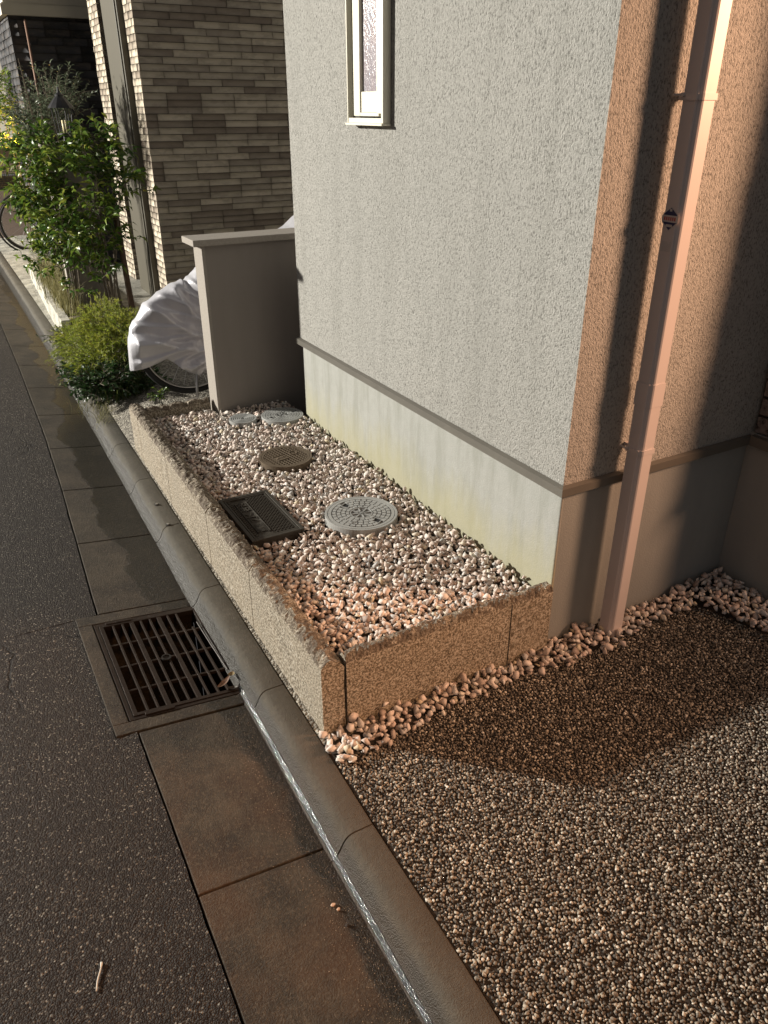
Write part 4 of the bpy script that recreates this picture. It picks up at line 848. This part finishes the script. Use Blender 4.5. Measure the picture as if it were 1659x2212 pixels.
def shrub(name, label, base, stems, blobs, nt, per, L_, w_, mat, bark, cat='shrub', up=.35, twig=.16, seed=1, droop=.25, stem_r=.007):
    r = np.random.default_rng(seed); e = empty(name, base); tag(e, label, cat); bx = np.array(base)
    m = MB()
    for s_ in stems:
        pts = [bx + np.array(p) for p in s_]; n = len(pts); m.tube([tuple(p) for p in pts], [stem_r * (1 - .6 * i / (n - 1)) for i in range(n)], 6)
    wts = np.array([b[3] * b[4] * b[5] for b in blobs]); wts = wts / wts.sum(); B = []; D = []
    for t_ in range(nt):
        b = blobs[r.choice(len(blobs), p=wts)]; q = r.normal(size=3); q /= np.linalg.norm(q); q *= r.uniform(.15, 1) ** .5
        p0 = bx + np.array(b[:3]) + q * np.array(b[3:6]); dr = q * np.array([.8, .8, .3]) + np.array([0, 0, up]) + r.normal(0, .35, 3); dr /= np.linalg.norm(dr)
        ln = twig * r.uniform(.6, 1.3); p1 = p0 + dr * ln + np.array([0, 0, -.02]); m.tube([tuple(p0 - dr * .04), tuple((p0 + p1) / 2 + [0, 0, .01]), tuple(p1)], [.0022, .0016, .0008], 4, cap=False)
        for k in range(per):
            u = (k + .5) / per; pp = p0 + (p1 - p0) * u; sd_ = np.cross(dr, [0, 0, 1]); sd_ /= np.linalg.norm(sd_) + 1e-6
            ld = dr * .6 + sd_ * (1 if k % 2 else -1) * .9 + r.normal(0, .35, 3) + np.array([0, 0, .1]); B.append(pp); D.append(ld)
    B = np.array(B); D = np.array(D); n = len(B); v, f, a = leaves(B, D, L_ * r.uniform(.6, 1.2, n), w_ * r.uniform(.7, 1.15, n), r.normal(0, .7, n), np.clip(r.normal(.45, .25, n), 0, 1), droop)
    o = m.build('branches', bark); o.parent = e; o.matrix_parent_inverse = Matrix.Translation([-c for c in base])
    o = bulk('foliage', v, f, mat, a); o.parent = e; o.matrix_parent_inverse = Matrix.Translation([-c for c in base]); return e
def stemset(n, sx, sy, h, seed, lean=(0, 0)):
    r = random.Random(seed); out = []
    for i in range(n):
        x0, y0 = r.uniform(-sx, sx) * .35, r.uniform(-sy, sy) * .35; x1, y1 = r.uniform(-sx, sx) + lean[0], r.uniform(-sy, sy) + lean[1]; hh = h * r.uniform(.7, 1)
        out.append([(x0, y0, 0), (x0 + (x1 - x0) * .25 + r.uniform(-.02, .02), y0 + (y1 - y0) * .25, hh * .35), (x0 + (x1 - x0) * .6 + r.uniform(-.03, .03), y0 + (y1 - y0) * .6, hh * .7), (x1, y1, hh)])
    return out
# left dense mass and right looser one
shrub('leafy_shrub', 'dense tall leafy evergreen shrub along the street in front of the gate wall', (.90, 6.62, .1), stemset(8, .16, .2, 1.25, 3),
      [(-.09, .1, 1.18, .15, .25, .17), (-.12, .1, .88, .15, .25, .24), (-.10, 0, .50, .11, .22, .20), (.04, -.1, 1.22, .14, .2, .13), (-.02, .1, .75, .10, .3, .3)], 265, 8, .074, .026, M['leaf_green'], M['bark'], seed=5, droop=.5)
shrub('leafy_shrub', 'looser bright green shrub with bare thin stems in front of the tiled pillar', (1.17, 6.35, .08), stemset(10, .15, .15, 1.15, 8, (-.02, 0)),
      [(-.03, -.05, 1.22, .17, .15, .13), (.03, -.05, .98, .15, .15, .18), (-.06, -.1, .70, .14, .12, .18), (.21, -.1, 1.05, .10, .1, .09), (-.16, -.15, .42, .12, .1, .14), (-.30, -.1, .75, .10, .1, .2), (.06, -.05, 1.30, .12, .1, .10)], 190, 8, .074, .027, M['leaf_green'], M['bark'], seed=6, stem_r=.009, droop=.5)
shrub('olive_shrub', 'thin grey leaved shrub rising behind the lantern', (1.12, 7.7, .1), stemset(9, .2, .25, 1.9, 12),
      [(-.10, 0, 1.35, .14, .2, .20), (.02, 0, 1.50, .16, .2, .18), (-.12, .1, 1.15, .10, .2, .2), (.16, 0, 1.55, .10, .15, .16)], 210, 12, .055, .014, M['leaf_olive'], M['bark'], seed=7, up=.8, twig=.20)
shrub('tall_tree', 'orange lit small tree at the left edge beside the dark house', (1.06, 10.3, .1), stemset(6, .1, .2, 1.7, 14),
      [(.0, 0, 1.62, .12, .3, .25), (.0, 0, 1.28, .11, .25, .18)], 130, 9, .06, .022, M['leaf_green'], M['bark'], seed=8, cat='tree')
lamp('garden_uplight', 'POINT', (1.03, 10.12, 1.28), 22, (1.0, .60, .12), .05)
shrub('weed', 'small bright green weed sprouting by the bicycle wheel', (.955, 4.33, .075), stemset(5, .04, .03, .10, 15), [(0, 0, .07, .045, .03, .035)], 16, 5, .024, .013, M['leaf_green'], M['leaf_dark'], seed=9, cat='weed', twig=.04, stem_r=.0018)
shrub('rosemary', 'small dark green low plant on the kerb beside the stone planter', (.72, 6.05, .03), stemset(5, .1, .1, .14, 16), [(0, 0, .09, .12, .16, .05)], 70, 8, .024, .009, M['leaf_dark'], M['bark'], seed=10, cat='plant', twig=.07, stem_r=.002)
shrub('ground_cover_plant', 'dark broad leaved low plant at the foot of the golden conifer', (.84, 4.78, .05), stemset(6, .15, .12, .14, 17), [(-.06, -.02, .08, .22, .16, .08), (.10, -.03, .10, .12, .12, .10), (-.18, .2, .07, .12, .25, .07)], 320, 7, .038, .018, M['leaf_dark'], M['bark'], seed=11, cat='plant', twig=.08, stem_r=.002)
# golden thread conifer: many drooping feathery sprays
def feathery(name, label, base, blobs, nspray, mat, seed, L_=.03, ln=.10, droop=.5, cat='conifer', need=26, wd=.0032):
    r = np.random.default_rng(seed); e = empty(name, base); tag(e, label, cat); B = []; D = []; m = MB(); A = []
    for t_ in range(nspray):
        b = blobs[r.integers(len(blobs))]; q = r.normal(size=3); q[2] = abs(q[2]) * .9 - .15; q /= np.linalg.norm(q); q *= r.uniform(.55, 1)
        p0 = np.array(base) + np.array(b[:3]) + q * np.array(b[3:6]) * .85; dr = q + np.array([0, 0, .25]) + r.normal(0, .25, 3); dr /= np.linalg.norm(dr); tone = np.clip(.25 + .5 * np.linalg.norm(q) * (.6 + .5 * q[2]) + r.normal(0, .15), 0, 1)
        l = ln * r.uniform(.6, 1.3); prev = p0; pts = [tuple(p0)]
        for k in range(need):
            u = k / need; p = p0 + dr * l * u + np.array([0, 0, -droop * l * u * u]); sdv = r.normal(0, 1, 3); B.append(p); D.append(dr * .9 + sdv * .55 + np.array([0, 0, -.5 * u])); A.append(tone + r.normal(0, .08))
        m.tube([tuple(p0), tuple(p0 + dr * l * .5), tuple(p0 + dr * l + np.array([0, 0, -droop * l]))], [.0018, .0012, .0006], 4, cap=False)
    B = np.array(B); D = np.array(D); n = len(B); D /= np.linalg.norm(D, axis=1)[:, None]; s_ = np.cross(D, r.normal(size=(n, 3))); s_ /= np.linalg.norm(s_, axis=1)[:, None]
    ll = (L_ * r.uniform(.5, 1.2, n))[:, None]; V = np.stack([B - s_ * wd * .5, B + s_ * wd * .5, B + D * ll * .6 + s_ * wd * .35, B + D * ll], 1).reshape(-1, 3)
    f = (np.array([(0, 1, 2), (0, 2, 3)])[None] + (np.arange(n) * 4)[:, None, None]).reshape(-1, 3)
    o = m.build('branches', M['bark']); o.parent = e; o.matrix_parent_inverse = Matrix.Translation([-c for c in base])
    o = bulk('foliage', V, f, mat, np.repeat(np.clip(A, 0, 1), 4)); o.parent = e; o.matrix_parent_inverse = Matrix.Translation([-c for c in base])
feathery('golden_conifer', 'low golden green feathery conifer bush spilling over the kerb', (.86, 5.05, .02), [(-.05, -.02, .14, .22, .24, .24), (.07, -.08, .22, .17, .20, .26), (-.12, .3, .14, .18, .28, .22), (.0, .1, .30, .17, .18, .22)], 1900, M['leaf_gold'], 21, .024, .11, .45, need=24)
# grass tufts
def grass(name, label, spots, per, h, mat, seed, cat='grass', w=.0035, bend=.5):
    r = np.random.default_rng(seed); V = []; A = []
    for (x, y, z, sx, sy) in spots:
        for k in range(per):
            p = np.array([x + r.normal(0, sx), y + r.normal(0, sy), z]); a = r.uniform(0, 2 * np.pi); d = np.array([np.cos(a), np.sin(a), 0]); s_ = np.array([-d[1], d[0], 0]) * w; hh = h * r.uniform(.5, 1.2); bb = bend * r.uniform(.3, 1.2)
            p1 = p + np.array([0, 0, hh * .6]) + d * hh * bb * .35; p2 = p + np.array([0, 0, hh * .8]) + d * hh * bb * 1.1
            V += [p - s_, p + s_, p1 + s_ * .7, p1 - s_ * .7, p2 + s_ * .1, p2 - s_ * .1]; A += [r.uniform()] * 6
    n = len(V) // 6; f = (np.array([(0, 1, 2), (0, 2, 3), (3, 2, 4), (3, 4, 5)])[None] + (np.arange(n) * 6)[:, None, None]).reshape(-1, 3)
    o = bulk(name, np.array(V), f, mat, np.array(A)); tag(o, label, cat, kind='stuff')
grass('dry_grass', 'pale dry grass tufts growing in the stone planter', [(.88, 6.75, .13, .04, .12), (.88, 7.2, .13, .05, .2), (.90, 7.8, .13, .05, .2), (.93, 8.3, .13, .05, .2)], 420, .26, M['grass_dry'], 31, w=.0022)
grass('green_grass', 'green grass tufts at the foot of the golden conifer by the kerb', [(.82, 4.74, .04, .06, .05), (.74, 4.85, .03, .05, .06), (.92, 4.72, .05, .05, .04), (.74, 5.3, .03, .04, .2)], 330, .15, M['grass_green'], 32, w=.002, bend=.8)
grass('dry_weeds', 'straw coloured dead weeds at the kerb end near the bush', [(.66, 4.62, .0, .03, .05), (.60, 4.85, -.05, .04, .08), (.63, 4.45, -.02, .02, .05)], 60, .08, M['grass_dry'], 33, w=.0012, bend=1.6)
